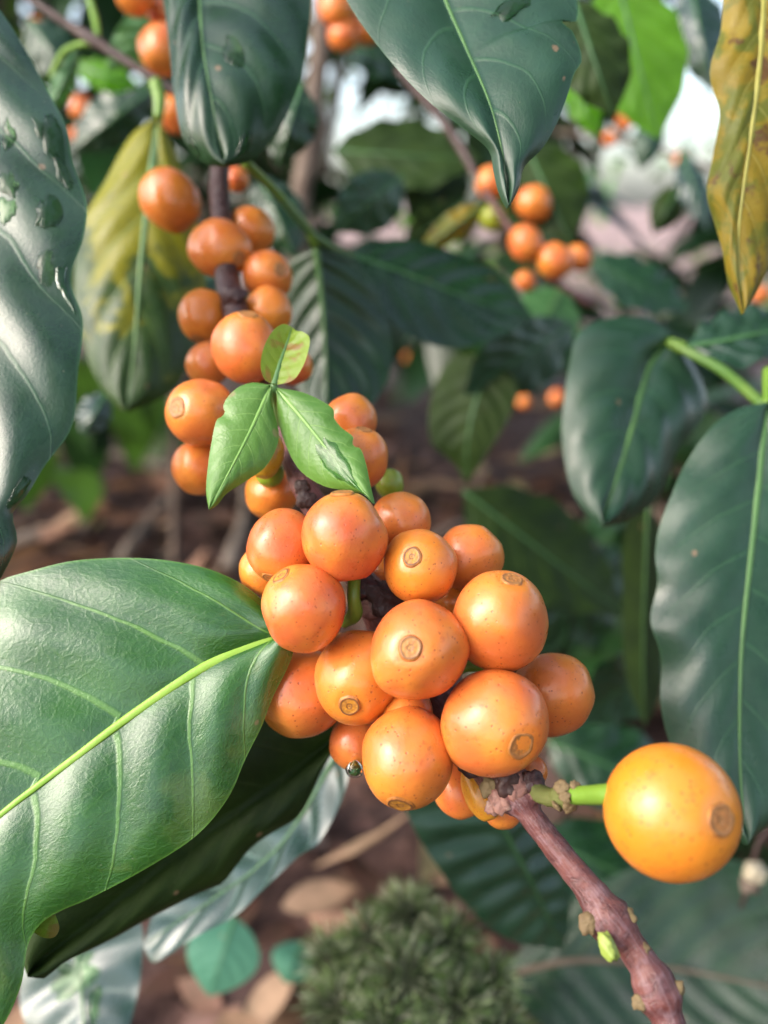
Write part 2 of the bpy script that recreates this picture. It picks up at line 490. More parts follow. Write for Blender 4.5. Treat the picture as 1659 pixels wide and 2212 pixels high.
def build_leaf(name, label, Mi, Lf, Rt, mat, rib='rib', N=8, a=0.30, quilt=0.0004, bulge=0.0, nu=48, nv=12, ribw=0.0009, face=1,
               group=None, petiole=None, key=None, pL=0.0, pR=0.35, wave=0.0, waven=5, cat='leaf', seed=0, up=None, ribr=1.0):
    """Mi, Lf, Rt: midrib and both edges as lists of points, base to tip"""
    lf = Leaf()
    def surf(u, v):
        m_, l_, r_ = crom(Mi, u), crom(Lf, u), crom(Rt, u)
        e = 0.01
        tg = crom(Mi, min(u + e, 1)) - crom(Mi, max(u - e, 0))
        n = tg.cross(crom(Rt, min(max(u, .08), .92)) - crom(Lf, min(max(u, .08), .92)))
        if n.length < 1e-12: n = Vector((0, 0, 1))
        n.normalize()
        ref = up if up is not None else (CAM - m_)
        if n.dot(ref) * face < 0: n = -n
        s = abs(v)
        ed = l_ if v < 0 else r_
        p = m_.lerp(ed, s)
        ph = N * (u - a * s ** 1.25) + (pL if v < 0 else pR)
        env = math.sin(PI * min(s, 1)) ** 0.6 * math.sin(PI * min(max(u, 0), 1)) ** 0.5
        hgt = bulge * 4 * s * (1 - s) + quilt * env * (0.55 * abs(math.sin(PI * ph)) - 0.225 * math.cos(2 * PI * ph) - 0.3) * 1.2
        if wave: hgt += wave * s * s * math.sin(2 * PI * (waven * u + seed) + (1.3 if v < 0 else 0)) * math.sin(PI * u) ** 0.5
        hgt += 0.25 * (quilt + 0.0002) * noise.noise(p * 90 + Vector((seed, 0, 0)))
        return p + n * hgt, n, ph, s
    lf.surf = surf
    L = sum((Mi[i + 1] - Mi[i]).length for i in range(len(Mi) - 1))
    W = max((crom(Rt, k / 8) - crom(Lf, k / 8)).length for k in range(9)) * 0.5
    V, ph, ac, uv, al = [], [], [], [], []
    for i in range(nu + 1):
        u = i / nu
        for j in range(-nv, nv + 1):
            v = j / nv
            p, n, f, s = surf(u, v)
            V.append(p); ph.append(f); ac.append(s); al.append(u); uv.append((u * L * 100, v * W * 100))
    F = []
    c = 2 * nv + 1
    for i in range(nu):
        for j in range(c - 1):
            F.append((i * c + j, i * c + j + 1, (i + 1) * c + j + 1, (i + 1) * c + j))
    root = empty(name, Mi[0])
    tag(root, label, cat, group)
    bl = mesh_obj('blade', V, F, M[mat], root)
    me = bl.data
    for nm, d in (("phase", ph), ("across", ac), ("along", al)):
        me.attributes.new(nm, 'FLOAT', 'POINT').data.foreach_set("value", d)
    ul = me.uv_layers.new(name="UVMap")
    ul.data.foreach_set("uv", [x for lp in me.loops for x in uv[lp.vertex_index]])
    if rib:
        pts, rad = [], []
        K = 14
        for i in range(K + 1):
            u = i / K * 0.985
            p, n, _, _ = surf(u, 0.0)
            pts.append(p + n * ribw * 0.15)
            rad.append(ribw * (1 - 0.86 * (i / K) ** 0.8))
        p0, n0, _, _ = surf(0.5, 0)
        tube('midrib', pts, rad, M[rib], root, seg=8, nseg=40, flat=0.42 * ribr, upv=n0)
    if petiole:
        pts = [Mi[0]] + petiole
        tube('petiole', pts, [ribw] + [ribw * 1.25] * len(petiole), M['stalk' if rib in ('ribhero', 'rib') else rib], root, seg=8, nseg=16)
    lf.root = root; lf.L = L; lf.W = W
    if key: LEAF[key] = lf
    return lf

def tleaf(label, mid, left, right, d, mat, dl=0, dr=0, name='coffee_leaf', petiole=None, **kw):
    """traced leaf: outlines as view points, d = depth at base and tip (or a list), dl/dr: how far the edges lie behind the midrib"""
    ds = d if isinstance(d, (list, tuple)) else (d, d)
    def dep(t):
        x = t * (len(ds) - 1); i = min(int(x), len(ds) - 2)
        return ds[i] + (ds[i + 1] - ds[i]) * (x - i)
    def conv(pts, off):
        L = [0.0]
        for i in range(1, len(pts)): L.append(L[-1] + math.dist(pts[i][:2], pts[i - 1][:2]))
        return [P(p[0], p[1], p[2] if len(p) > 2 else dep(l / L[-1]) + off * math.sin(PI * min(l / L[-1], 1)) ** 0.6) for p, l in zip(pts, L)]
    Mi, Lf, Rt = conv(mid, 0), conv(left, dl), conv(right, dr)
    pet = [P(*p) for p in petiole] if petiole else None
    return build_leaf(name, label, Mi, Lf, Rt, mat, petiole=pet, **kw)

def gleaf(label, base, tip, wpx, mat, side=None, fold=0.15, sag=0.06, tipw=0.55, name='coffee_leaf', **kw):
    """leaf by base and tip (x, y, d); wpx: half width in view units; side: (depth change of the left edge, of the right edge) in mm"""
    B, T = P(*base), P(*tip)
    dx, dy = tip[0] - base[0], tip[1] - base[1]
    ln = math.hypot(dx, dy)
    px, py = -dy / ln, dx / ln
    sl, sr = side or (0, 0)
    Mi, Lf, Rt = [], [], []
    n = 9
    for i in range(n + 1):
        u = i / n
        x, y, d = base[0] + dx * u, base[1] + dy * u, base[2] + (tip[2] - base[2]) * u
        bow = math.sin(PI * u)
        Mi.append(P(x, y, d - sag * 100 * bow))
        ww = wpx * (math.sin(PI * u ** 0.9) ** 0.8 if 0 < u < 1 else 0.02)
        if u > 0.8: ww *= tipw + (1 - tipw) * (1 - u) / 0.2
        Lf.append(P(x - px * ww, y - py * ww, d - sag * 100 * bow + sl * bow))
        Rt.append(P(x + px * ww, y + py * ww, d - sag * 100 * bow + sr * bow))
    return build_leaf(name, label, Mi, Lf, Rt, mat, **kw)

G_BACK = 'coffee leaves behind the fruiting branch'
# --- the nearest leaves
tleaf('glossy fresh green coffee leaf with thick lime midrib tucked under the front fruit cluster',
      [(606, 1372), (450, 1436), (280, 1548), (130, 1662), (0, 1762), (-110, 1880), (-160, 2050), (-150, 2300)],
      [(606, 1368), (560, 1290), (480, 1240), (390, 1215), (280, 1205), (160, 1211), (60, 1235), (0, 1254), (-120, 1330), (-210, 1470), (-260, 1650), (-290, 1950), (-150, 2300)],
      [(608, 1378), (633, 1405), (620, 1445), (590, 1505), (565, 1570), (530, 1640), (495, 1720), (430, 1800), (330, 1868), (200, 1938), (100, 1985), (62, 2036), (44, 2130), (0, 2225), (-70, 2290), (-150, 2300)],
      [157, 152, 147, 143, 138], 'hero', dl=9, dr=0, rib='ribhero', N=6.0, a=0.24, quilt=0.0010, bulge=0.0022, nu=80, nv=26, ribw=0.00112, key='hero', pL=0.1, pR=-0.05,
      petiole=[(650, 1350, 160), (720, 1330, 164)])
tleaf('large wet slate green leaf with water patches along its scalloped edge',
      [(-130, -160), (-120, 150), (-110, 500), (-90, 850), (-50, 1150), (-20, 1290)],
      [(-130, -160), (-300, 100), (-340, 450), (-320, 800), (-200, 1100), (-20, 1290)],
      [(-130, -160), (-30, -20), (40, 82), (100, 190), (148, 285), (157, 350), (187, 440), (181, 520), (153, 605), (178, 690), (171, 800), (153, 920), (95, 1010), (60, 1070), (28, 1110), (36, 1170), (-20, 1290)],
      [196, 184, 170, 158], 'wet', dl=2, dr=0, rib='rib', N=6, a=0.22, quilt=0.0010, bulge=0.0025, nu=90, nv=22, key='wet', wave=0.0005, waven=6)
tleaf('broad pale slate green leaf hanging from above with a drip tip',
      [(930, -150), (955, -20), (1003, 95), (1060, 230), (1084, 325), (1095, 395), (1096, 450)],
      [(930, -150), (690, -90), (735, -20), (785, 58), (860, 152), (930, 222), (1000, 277), (1056, 325), (1066, 372), (1078, 420), (1094, 452)],
      [(930, -150), (1200, -130), (1242, -20), (1245, 46), (1213, 42), (1217, 52), (1236, 66), (1257, 128), (1240, 160), (1226, 205), (1205, 262), (1172, 320), (1132, 362), (1122, 405), (1098, 452)],
      [182, 172, 160, 157], 'slate', dl=2, dr=3, N=5, a=0.34, quilt=0.0003, bulge=0.0015, nu=70, nv=20, key='top', ribw=0.0006)
tleaf('dark green drooping leaf with a curled end above the thick branch stub',
      [(425, -120), (432, 20), (441, 120), (462, 240), (484, 352)],
      [(425, -120), (330, -90), (352, 0), (366, 110), (376, 205), (396, 300), (440, 352), (484, 362)],
      [(425, -120), (650, -110), (672, -10), (664, 90), (645, 185), (602, 280), (546, 345), (484, 362)],
      [222, 206, 194, 196], 'dark', dl=5, dr=8, N=4.6, a=0.34, quilt=0.0009, bulge=0.002, nu=60, nv=18, key='drop', ribw=0.0005)
tleaf('ochre yellow leaf with brown blotches and a wavy edge',
      [(1655, -120), (1642, 120), (1617, 330), (1597, 480), (1595, 570), (1600, 676)],
      [(1655, -120), (1568, -60), (1560, 60), (1533, 148), (1551, 225), (1543, 330), (1524, 415), (1546, 480), (1562, 560), (1578, 622), (1600, 680)],
      [(1655, -120), (1740, -40), (1760, 150), (1740, 320), (1700, 450), (1665, 560), (1630, 640), (1602, 680)],
      [185, 180, 182], 'yellow', dl=3, dr=3, rib='ribyellow', N=8, a=0.25, quilt=0.0006, bulge=0.0015, nu=60, nv=14, key='yellow', wave=0.0008, waven=6)
tleaf('large blue green leaf with pale midrib standing behind the lone fruit',
      [(1657, 872), (1630, 1130), (1603, 1390), (1598, 1620), (1608, 1815)],
      [(1657, 872), (1600, 880), (1540, 920), (1490, 988), (1445, 1080), (1414, 1195), (1421, 1265), (1404, 1345), (1430, 1425), (1427, 1530), (1470, 1650), (1540, 1750), (1608, 1825)],
      [(1657, 872), (1740, 900), (1800, 1050), (1840, 1250), (1830, 1450), (1770, 1640), (1690, 1760), (1608, 1825)],
      [206, 192, 182], 'slate', dl=4, dr=6, N=8, a=0.20, quilt=0.0006, bulge=0.002, nu=70, nv=18, key='right', ribw=0.0011, wave=0.0006, waven=7, petiole=[(1660, 800, 212)])
tleaf('oval blue green leaf on the lime stem with pale curved midrib',
      [(1442, 738), (1402, 790), (1372, 900), (1337, 1020), (1296, 1138)],
      [(1442, 738), (1415, 692), (1335, 684), (1255, 715), (1228, 800), (1214, 915), (1220, 1000), (1242, 1075), (1292, 1142)],
      [(1442, 738), (1490, 775), (1526, 850), (1522, 900), (1470, 965), (1448, 1010), (1425, 1070), (1370, 1118), (1298, 1142)],
      [254, 238, 228], 'slate', dl=5, dr=8, N=5.4, a=0.28, quilt=0.0009, bulge=0.003, nu=50, nv=14, key='oval', ribw=0.0015, petiole=[(1475, 752, 244)])
tleaf('yellow and dark green leaf hanging beside the uppermost orange fruit',
      [(342, 255), (322, 420), (306, 560), (290, 760), (272, 885)],
      [(342, 255), (285, 290), (225, 395), (178, 480), (160, 620), (185, 760), (225, 850), (268, 890)],
      [(342, 255), (380, 330), (425, 470), (445, 620), (425, 740), (370, 845), (276, 890)],
      [262, 252, 248], 'olive', dl=4, dr=8, N=5.5, a=0.3, quilt=0.0009, bulge=0.002, nu=50, nv=14, key='olive', ribw=0.0015, petiole=[(345, 215, 262), (335, 175, 262)])
# --- young leaves of the small shoot
tleaf('small light green leaf pointing down with a bite in its upper edge',
      [(584, 834), (546, 920), (500, 1010), (452, 1100)],
      [(584, 832), (548, 826), (516, 836), (493, 856), (482, 878), (486, 890), (480, 899), (468, 907), (458, 950), (450, 1000), (445, 1060), (451, 1101)],
      [(586, 836), (590, 880), (602, 935), (598, 965), (572, 1010), (530, 1040), (490, 1066), (470, 1090), (453, 1102)],
      [161, 156, 153], 'young', dl=2, dr=2, N=8, a=0.2, quilt=0.00013, bulge=0.0006, nu=48, nv=14, key='ya', ribw=0.00045, rib='ribyoung')
tleaf('small light green leaf with chewed edge and a wet glistening tip',
      [(600, 842), (650, 900), (700, 962), (760, 1034), (808, 1086)],
      [(598, 844), (599, 900), (620, 968), (650, 1018), (700, 1050), (750, 1060), (790, 1070), (808, 1088)],
      [(603, 838), (655, 848), (700, 869), (721, 885), (722, 903), (738, 924), (763, 944), (761, 958), (768, 966), (778, 968), (790, 1000), (801, 1050), (810, 1088)],
      [161, 156, 150], 'young', dl=3, dr=1, N=8, a=0.2, quilt=0.00013, bulge=0.0006, nu=48, nv=14, key='yb', ribw=0.00045, rib='ribyoung')
tleaf('tiny yellow green leaf with rusty middle pointing up',
      [(592, 830), (606, 780), (622, 735), (630, 708)],
      [(590, 830), (572, 820), (563, 790), (570, 750), (590, 714), (612, 700), (630, 706)],
      [(594, 832), (632, 822), (655, 790), (667, 752), (668, 728), (652, 716), (640, 715), (632, 708)],
      [162, 164, 167], 'lime', dl=-2, dr=-2, N=6, a=0.2, quilt=0.0002, nu=36, nv=10, key='yc', ribw=0.0006)

# --- leaves below and beside the hero leaf
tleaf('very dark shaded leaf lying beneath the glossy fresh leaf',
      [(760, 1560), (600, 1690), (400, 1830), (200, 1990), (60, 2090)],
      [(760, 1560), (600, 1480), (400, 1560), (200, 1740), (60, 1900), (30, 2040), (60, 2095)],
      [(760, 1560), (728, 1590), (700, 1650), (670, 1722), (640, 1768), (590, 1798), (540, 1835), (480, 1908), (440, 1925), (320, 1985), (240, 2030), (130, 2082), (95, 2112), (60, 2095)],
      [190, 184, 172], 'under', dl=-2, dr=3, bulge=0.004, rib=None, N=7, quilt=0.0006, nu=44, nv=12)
tleaf('corrugated leaf mirroring the pale sky under the dark shaded leaf',
      [(745, 1590), (690, 1700), (600, 1830), (480, 1930), (310, 2040)],
      [(745, 1590), (690, 1600), (640, 1700), (540, 1800), (440, 1890), (340, 1960), (310, 2040)],
      [(745, 1590), (755, 1650), (738, 1725), (690, 1820), (640, 1852), (560, 1930), (500, 1985), (420, 2025), (330, 2080), (310, 2045)],
      [225, 222, 224], 'glossy', dl=14, dr=-10, rib='ribdark', N=6, a=0.1, quilt=0.0016, nu=60, nv=12)
tleaf('pale sky reflecting leaf with dark water marks under the tip of the big fresh leaf',
      [(150, 1960), (170, 2080), (180, 2200), (190, 2330)],
      [(150, 1960), (70, 2000), (48, 2080), (45, 2180), (100, 2290), (190, 2330)],
      [(150, 1960), (240, 1950), (302, 1990), (306, 2090), (285, 2200), (250, 2290), (190, 2330)],
      [246, 236, 222], 'glossy', dl=4, dr=2, rib='ribdark', N=5, a=0.1, quilt=0.0012, nu=48, nv=12, key='low')
tleaf('curled light green leaf tip peeping out under the big fresh leaf',
      [(120, 1975), (105, 2000), (72, 2012)], [(120, 1975), (95, 1985), (72, 2010)], [(120, 1975), (128, 2005), (118, 2024), (95, 2026), (72, 2014)],
      [150, 150], 'lime', rib=None, nu=16, nv=6)
tleaf('striped dark leaf with deep ribs below the front fruit cluster',
      [(1010, 1640), (1045, 1705), (1085, 1785), (1150, 1910), (1215, 2050)],
      [(1010, 1640), (930, 1665), (872, 1720), (900, 1800), (950, 1880), (1010, 1960), (1100, 2030), (1215, 2052)],
      [(1010, 1640), (1100, 1690), (1160, 1770), (1200, 1860), (1232, 1950), (1228, 2010), (1215, 2052)],
      [262, 268, 285], 'slate', dl=-4, dr=10, rib='ribdark', N=9, a=0.05, quilt=0.0022, nu=60, nv=12)
tleaf('wide deep green leaf with brown midrib at the foot of the twig',
      [(1080, 2110), (1250, 2075), (1450, 2092), (1660, 2132), (1800, 2160)],
      [(1080, 2110), (1180, 1990), (1330, 1890), (1500, 1850), (1680, 1900), (1800, 2160)],
      [(1080, 2110), (1150, 2200), (1300, 2290), (1500, 2310), (1700, 2270), (1800, 2160)],
      [330, 320, 300], 'dark', dl=12, dr=-14, rib='ribbrown', N=9, quilt=0.0012, nu=48, nv=12, ribw=0.0015)
for i, (cx, cy, w_, h_, d) in enumerate(((468, 2068, 80, 84, 345), (628, 2080, 52, 44, 375))):
    gleaf(('round teal green leaf of a low plant over brown litter', 'smaller round teal leaf half hidden by the moss')[i], (cx + w_ * .5, cy - h_ * 1.05, d), (cx - w_ * 0.2, cy + h_ * 1.0, d - 12), w_, 'teal',
          side=(2, 2), N=6, quilt=0.0003, name='round_leaf', tipw=0.95, rib='ribdark', ribw=0.0006, cat='leaf')

# --- leaves behind the branch
tleaf('dark leaf with pale reflections behind the tiny yellow green leaf',
      [(682, 535), (695, 640), (703, 760), (705, 890)],
      [(682, 535), (630, 560), (612, 640), (618, 760), (650, 850), (705, 892)],
      [(682, 535), (760, 560), (815, 640), (845, 740), (838, 820), (790, 885), (705, 895)],
      [262, 268, 262], 'dark', dl=6, dr=6, N=6.3, a=0.3, quilt=0.0013, nu=50, nv=12, group=None, ribw=0.001, petiole=[(668, 500, 258), (600, 420, 240), (530, 350, 216)])
tleaf('broad dark ribbed leaf spreading sideways left of the oval leaf',
      [(742, 545), (860, 585), (1000, 640), (1155, 690)],
      [(742, 545), (800, 522), (900, 520), (990, 548), (1080, 590), (1155, 690)],
      [(742, 545), (800, 640), (880, 720), (965, 752), (1060, 735), (1155, 692)],
      [285, 300, 315], 'dark', dl=14, dr=-8, N=6, a=0.3, quilt=0.0016, nu=50, nv=12, ribw=0.001, rib='ribdark')
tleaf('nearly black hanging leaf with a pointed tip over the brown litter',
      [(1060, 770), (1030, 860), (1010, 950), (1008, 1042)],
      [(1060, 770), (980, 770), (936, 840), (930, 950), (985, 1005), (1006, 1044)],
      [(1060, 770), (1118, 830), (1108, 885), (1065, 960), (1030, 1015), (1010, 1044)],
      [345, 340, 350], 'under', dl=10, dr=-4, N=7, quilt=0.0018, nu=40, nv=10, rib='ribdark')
B = [  # label, base, tip, half width, material, edge depths, extra
 ('grey green leaf sloping down left of the oval leaf', (1240, 700, 360), (1000, 850, 340), 78, 'slate', (10, -10), {}),
 ('mid green leaf with light midrib above the grey green leaf', (1215, 620, 400), (1140, 770, 385), 75, 'pale', (4, 4), dict(rib='rib', ribw=0.0016)),
 ('dark green leaf behind the small distant fruit cluster', (1130, 300, 365), (1235, 530, 350), 92, 'under', (6, 6), {}),
 ('wide black green leaf below the pale hanging leaf', (720, 325, 420), (1040, 345, 410), 78, 'under', (20, -10), {}),
 ('small dark leaf under the wide black green leaf', (1000, 330, 430), (880, 470, 420), 70, 'under', (8, -8), {}),
 ('brown black leaf in shade beside the notch of the pale leaf', (1240, 0, 285), (1325, 255, 280), 82, 'under', (4, 4), {}),
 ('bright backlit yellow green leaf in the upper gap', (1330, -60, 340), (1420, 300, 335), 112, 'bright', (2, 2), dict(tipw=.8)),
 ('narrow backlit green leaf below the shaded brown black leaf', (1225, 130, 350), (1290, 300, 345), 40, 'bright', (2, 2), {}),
 ('dark leaf with a sky bright base near the yellow leaf', (1490, -40, 360), (1540, 200, 350), 62, 'glossy', (8, 8), {}),
 ('rounded deep green leaf behind the curled drooping leaf', (650, 180, 300), (600, 360, 300), 60, 'dark', (5, 5), {}),
 ('mid green leaf in shade left of the pale hanging leaf', (720, 80, 430), (920, 165, 430), 46, 'dark', (20, -8), {}),
 ('dull grey green leaf between distant fruit and the ochre leaf', (1270, 560, 440), (1490, 670, 430), 55, 'slate', (14, -10), {}),
 ('thin pale leaf hanging near the ochre leaf', (1470, 330, 420), (1530, 500, 410), 34, 'glossy', (2, 2), {}),
 ('small dark pointed leaf in front of pink litter', (1470, 400, 430), (1410, 505, 430), 36, 'under', (4, 4), {}),
 ('blurred grey leaf in the bright right gap', (1420, 240, 520), (1380, 370, 520), 34, 'slate', (4, 4), {}),
 ('narrow yellowing leaf left of the small unripe fruit', (1045, 440, 360), (905, 545, 360), 30, 'yellow', (4, 4), {}),
 ('olive green leaf under the narrow yellowing leaf', (1000, 440, 400), (870, 530, 400), 42, 'under', (6, -4), {}),
 ('large shaded leaf right of the fruit cluster', (1000, 1060, 380), (1350, 1330, 370), 105, 'under', (20, -16), {}),
 ('dark leaf with glints beneath the large shaded leaf', (1330, 1180, 420), (1140, 1420, 410), 95, 'dark', (10, -12), dict(quilt=0.003)),
 ('blue grey leaf between the cluster and the lone fruit', (1440, 1420, 350), (1240, 1560, 330), 70, 'slate', (8, -10), {}),
 ('deep green leaf in shade behind the lone fruit', (1180, 1600, 380), (1480, 1720, 370), 95, 'dark', (16, -10), {}),
 ('bottle green leaf under the lone fruit', (1150, 1800, 360), (1560, 1990, 340), 110, 'dark', (22, -16), {}),
 ('dark bottom leaf behind the lone fruit stem', (1700, 1880, 350), (1380, 1830, 345), 75, 'dark', (12, -10), {}),
 ('green leaf at the lime stem fork', (1480, 750, 245), (1760, 700, 250), 62, 'slate', (12, -8), dict(quilt=0.0012, ribw=0.0012)),
 ('small pale leaf curling down from the thin brown twig', (165, 112, 300), (105, 250, 300), 26, 'pale', (6, 2), dict(ribw=0.0012)),
 ('light green leaf behind the thin brown twig', (400, 10, 330), (230, 150, 335), 62, 'pale', (8, -4), {}),
 ('dim green leaf in the upper corner gap', (60, 40, 420), (170, 190, 420), 52, 'dark', (8, 4), {}),
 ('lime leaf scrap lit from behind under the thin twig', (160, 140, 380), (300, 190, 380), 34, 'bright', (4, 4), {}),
 ('dark leaf below the lime leaf scrap', (330, 190, 400), (150, 330, 400), 60, 'dark', (8, 4), {}),
 ('blue grey leaf with pale glare beside blurred fruit', (290, 190, 430), (190, 300, 430), 38, 'glossy', (4, -6), {}),
 ('shaded leaf behind the yellow and dark green leaf', (380, 560, 300), (470, 700, 295), 60, 'slate', (6, 6), {}),
 ('deep green leaf behind the upper orange fruit', (560, 380, 330), (640, 560, 325), 60, 'dark', (6, 6), {}),
 ('dim leaf behind the slender green side stem', (870, 380, 380), (720, 500, 370), 66, 'slate', (10, -6), {}),
 ('pale leaf between the shaded leaf and the wet leaf', (230, 850, 330), (175, 940, 325), 38, 'glossy', (4, 2), {}),
]
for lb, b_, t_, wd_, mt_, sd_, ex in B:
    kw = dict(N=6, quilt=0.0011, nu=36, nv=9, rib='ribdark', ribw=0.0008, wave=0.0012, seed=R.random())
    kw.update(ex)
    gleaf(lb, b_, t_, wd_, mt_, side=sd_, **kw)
# upright green stalk-like leaf edge on
tleaf('dark green leaf seen edge on beside the big blue green leaf',
      [(1400, 1090), (1392, 1250), (1388, 1420), (1392, 1570)], [(1400, 1090), (1352, 1130), (1345, 1300), (1350, 1450), (1392, 1572)],
      [(1400, 1090), (1425, 1150), (1430, 1350), (1425, 1500), (1392, 1572)], [300, 305, 310], 'under', dl=2, dr=25, rib='rib', ribw=0.0012, nu=36, nv=8)

# ------------------------------------------------------------------ branches
def Pd(px, d): return mm(px, d) / 2
def branch(name, label, pts, mat, cat='branch', rough=0.12, seg=16, nseg=None, rscale=300):
    """pts: (x, y, d, width in view units)"""
    W = [P(p[0], p[1], p[2]) for p in pts]
    root = empty(name, W[0])
    tag(root, label, cat)
    ns = nseg or len(pts) * 10
    ob = tube('bark', W, [Pd(p[3], p[2]) for p in pts], M[mat], root, seg=seg, nseg=ns, rough=rough, rscale=rscale)
    tot = sum((W[i + 1] - W[i]).length for i in range(len(W) - 1))
    for nm, fn in (('ringx', lambda i, k: math.cos(2 * PI * k / seg)), ('ringy', lambda i, k: math.sin(2 * PI * k / seg)), ('length', lambda i, k: i / ns * tot)):
        ob.data.attributes.new(nm, 'FLOAT', 'POINT').data.foreach_set('value', [fn(i, k) for i in range(ns + 1) for k in range(seg)])
    return root

main = branch('fruiting_branch', 'reddish brown woody branch carrying the orange fruit clusters',
    [(486, 300, 232, 40), (474, 380, 228, 42), (476, 440, 224, 46), (484, 520, 218, 44), (492, 610, 211, 52), (506, 665, 206, 58), (528, 740, 199, 46), (560, 810, 191, 44), (600, 900, 182, 44),
     (632, 990, 174, 46), (652, 1045, 170, 52), (676, 1085, 168, 60), (725, 1160, 167, 50), (775, 1245, 166, 62), (812, 1305, 165, 84), (860, 1375, 166, 120), (930, 1480, 164, 130), (1000, 1590, 160, 110),  # thickened inside the cluster so gaps between the fruit read dark
     (1060, 1660, 152, 84), (1102, 1704, 149, 106), (1132, 1736, 147, 82), (1147, 1762, 146, 54), (1185, 1812, 144.5, 54), (1224, 1861, 143, 58), (1262, 1908, 141.5, 62), (1288, 1942, 140.5, 72), (1310, 1980, 139.5, 104), (1336, 2014, 138.5, 92),
     (1364, 2046, 137.5, 66), (1390, 2082, 136.5, 70), (1408, 2118, 135.5, 92), (1424, 2156, 135, 100), (1440, 2200, 134, 72), (1464, 2262, 132, 70), (1500, 2340, 130, 70)],
    'bark', rough=0.07, seg=28, nseg=420, rscale=300)
# knobs, scars and buds on the branch
def knob(parent, x, y, d, r, mat, name='node_scar', ax=None, sq=0.5):
    c = P(x, y, d)
    ax = (ax if ax is not None else (CAM - c)).normalized()
    qn = ax.to_track_quat('Z', 'Y')
    V, F = [], []
    S, Q = 26, 14
    for i in range(Q + 1):
        th = PI * i / Q
        for k in range(S):
            a = 2 * PI * k / S
            p = Vector((math.sin(th) * math.cos(a), math.sin(th) * math.sin(a), math.cos(th) * sq))
            p *= 1 + 0.4 * noise.noise(p * 1.6 + Vector((x, y, d))) + 0.2 * noise.noise(p * 4.5 + Vector((x, y, d)))
            V.append(c + (qn @ p) * mm(r, d))
    for i in range(Q):
        for k in range(S):
            k2 = (k + 1) % S
            F.append((i * S + k, i * S + k2, (i + 1) * S + k2, (i + 1) * S + k))
    return mesh_obj(name, V, F, M[mat], parent)
for x, y, d, r, mt in ((1058, 1700, 147, 22, 'bract'), (1095, 1690, 146, 30, 'barkdark'), (1272, 1994, 137.5, 24, 'bract'), (1352, 1980, 138, 20, 'bract'), (1384, 2052, 136, 18, 'bract'), (1384, 2166, 133.5, 18, 'bract'), (1462, 2134, 134, 17, 'bract'),
                       (660, 1080, 165, 22, 'barkdark'), (652, 1052, 166, 18, 'barkdark'), (830, 1290, 160, 40, 'barkdark'), (790, 1270, 160, 30, 'bark'), (505, 640, 203, 26, 'bark'), (1020, 1640, 150, 34, 'barkdark'), (1150, 1690, 146, 26, 'bark'), (1082, 1728, 146, 26, 'nodeskin'), (1118, 1700, 146, 30, 'nodeskin'), (1142, 1722, 145.5, 20, 'nodeskin'), (1064, 1745, 147, 16, 'nodeskin'), (800, 1315, 161, 24, 'nodeskin'), (1300, 1985, 137.5, 20, 'nodeskin'), (1408, 2140, 133.5, 18, 'nodeskin')):
    knob(main, x, y, d, r, mt)
M['budgreen'] = rib_mat('bud_green', (0.22, 0.30, 0.05), (0.32, 0.36, 0.10), 0.5)
bud = knob(main, 1312, 2044, 133.5, 17, 'budgreen', 'leaf_bud', ax=P(1330, 2100, 129) - P(1300, 2030, 132), sq=1.9)
M['budtip'] = rib_mat('bud_tan', (0.36, 0.29, 0.13), (0.45, 0.36, 0.20), 0.6)
tip = knob(bud, 1322, 2084, 132.5, 15, 'budtip', 'bud_tip', ax=P(1330, 2110, 129) - P(1300, 2050, 131), sq=1.7)
tip.matrix_parent_inverse = Matrix.Identity(4)
for v in tip.data.vertices: v.co += Vector((0, 0, 0))
# fruit stalk joint visible in the middle of the cluster
tube('fruit_stalk', [P(765, 1225, 156), P(764, 1290, 154), P(767, 1325, 156), P(745, 1345, 160)], [Pd(28, 155), Pd(28, 155), Pd(34, 155), Pd(26, 155)], M['stalk'], main, seg=12, nseg=24, rough=0.08)
tube('fruit_stalk', [P(1080, 1450, 158), P(1010, 1440, 158), P(960, 1470, 160)], [Pd(24, 155)] * 3, M['stalk'], main, seg=10, nseg=16)

b2 = branch('thin_twig', 'thin dark brown twig crossing the upper corner',
    [(-80, -90, 290, 18), (60, -5, 285, 17), (150, 55, 282, 18), (205, 88, 280, 30), (230, 105, 279, 21), (330, 168, 275, 18), (385, 205, 273, 18), (440, 260, 270, 16)], 'barkdark', rough=0.1, nseg=90)
for pts, wd_ in (([(205, 92, 279), (165, 98, 285), (135, 118, 292), (112, 165, 298)], 15), ([(212, 80, 279), (205, 40, 285), (188, -20, 290)], 15), ([(338, 170, 275), (345, 205, 268), (346, 255, 263)], 15)):
    tube('green_petiole', [P(*p) for p in pts], [Pd(wd_, p[2]) for p in pts], M['stalk'], b2, seg=8, nseg=20)
branch('distant_twig', 'brown twig slanting towards the small distant fruit cluster', [(860, 150, 370, 16), (930, 230, 362, 17), (990, 310, 355, 19), (1040, 400, 350, 17), (1100, 490, 345, 16), (1190, 600, 345, 14), (1280, 660, 350, 14)], 'bark', nseg=60)
branch('lime_stem', 'lime green young stem bearing the oval leaf', [(1445, 738, 243, 14), (1490, 762, 240, 20), (1560, 800, 232, 24), (1620, 850, 222, 24), (1680, 900, 214, 27), (1760, 970, 206, 34)], 'stemgreen', cat='stem', rough=0.04, nseg=50)
branch('side_stem', 'slender green stem running from the drooping leaf to the dark leaf', [(500, 345, 222, 14), (545, 362, 228, 15), (600, 420, 240, 15), (668, 500, 258, 17), (720, 535, 270, 14), (760, 552, 285, 12)], 'rib', cat='stem', rough=0.05, nseg=40)
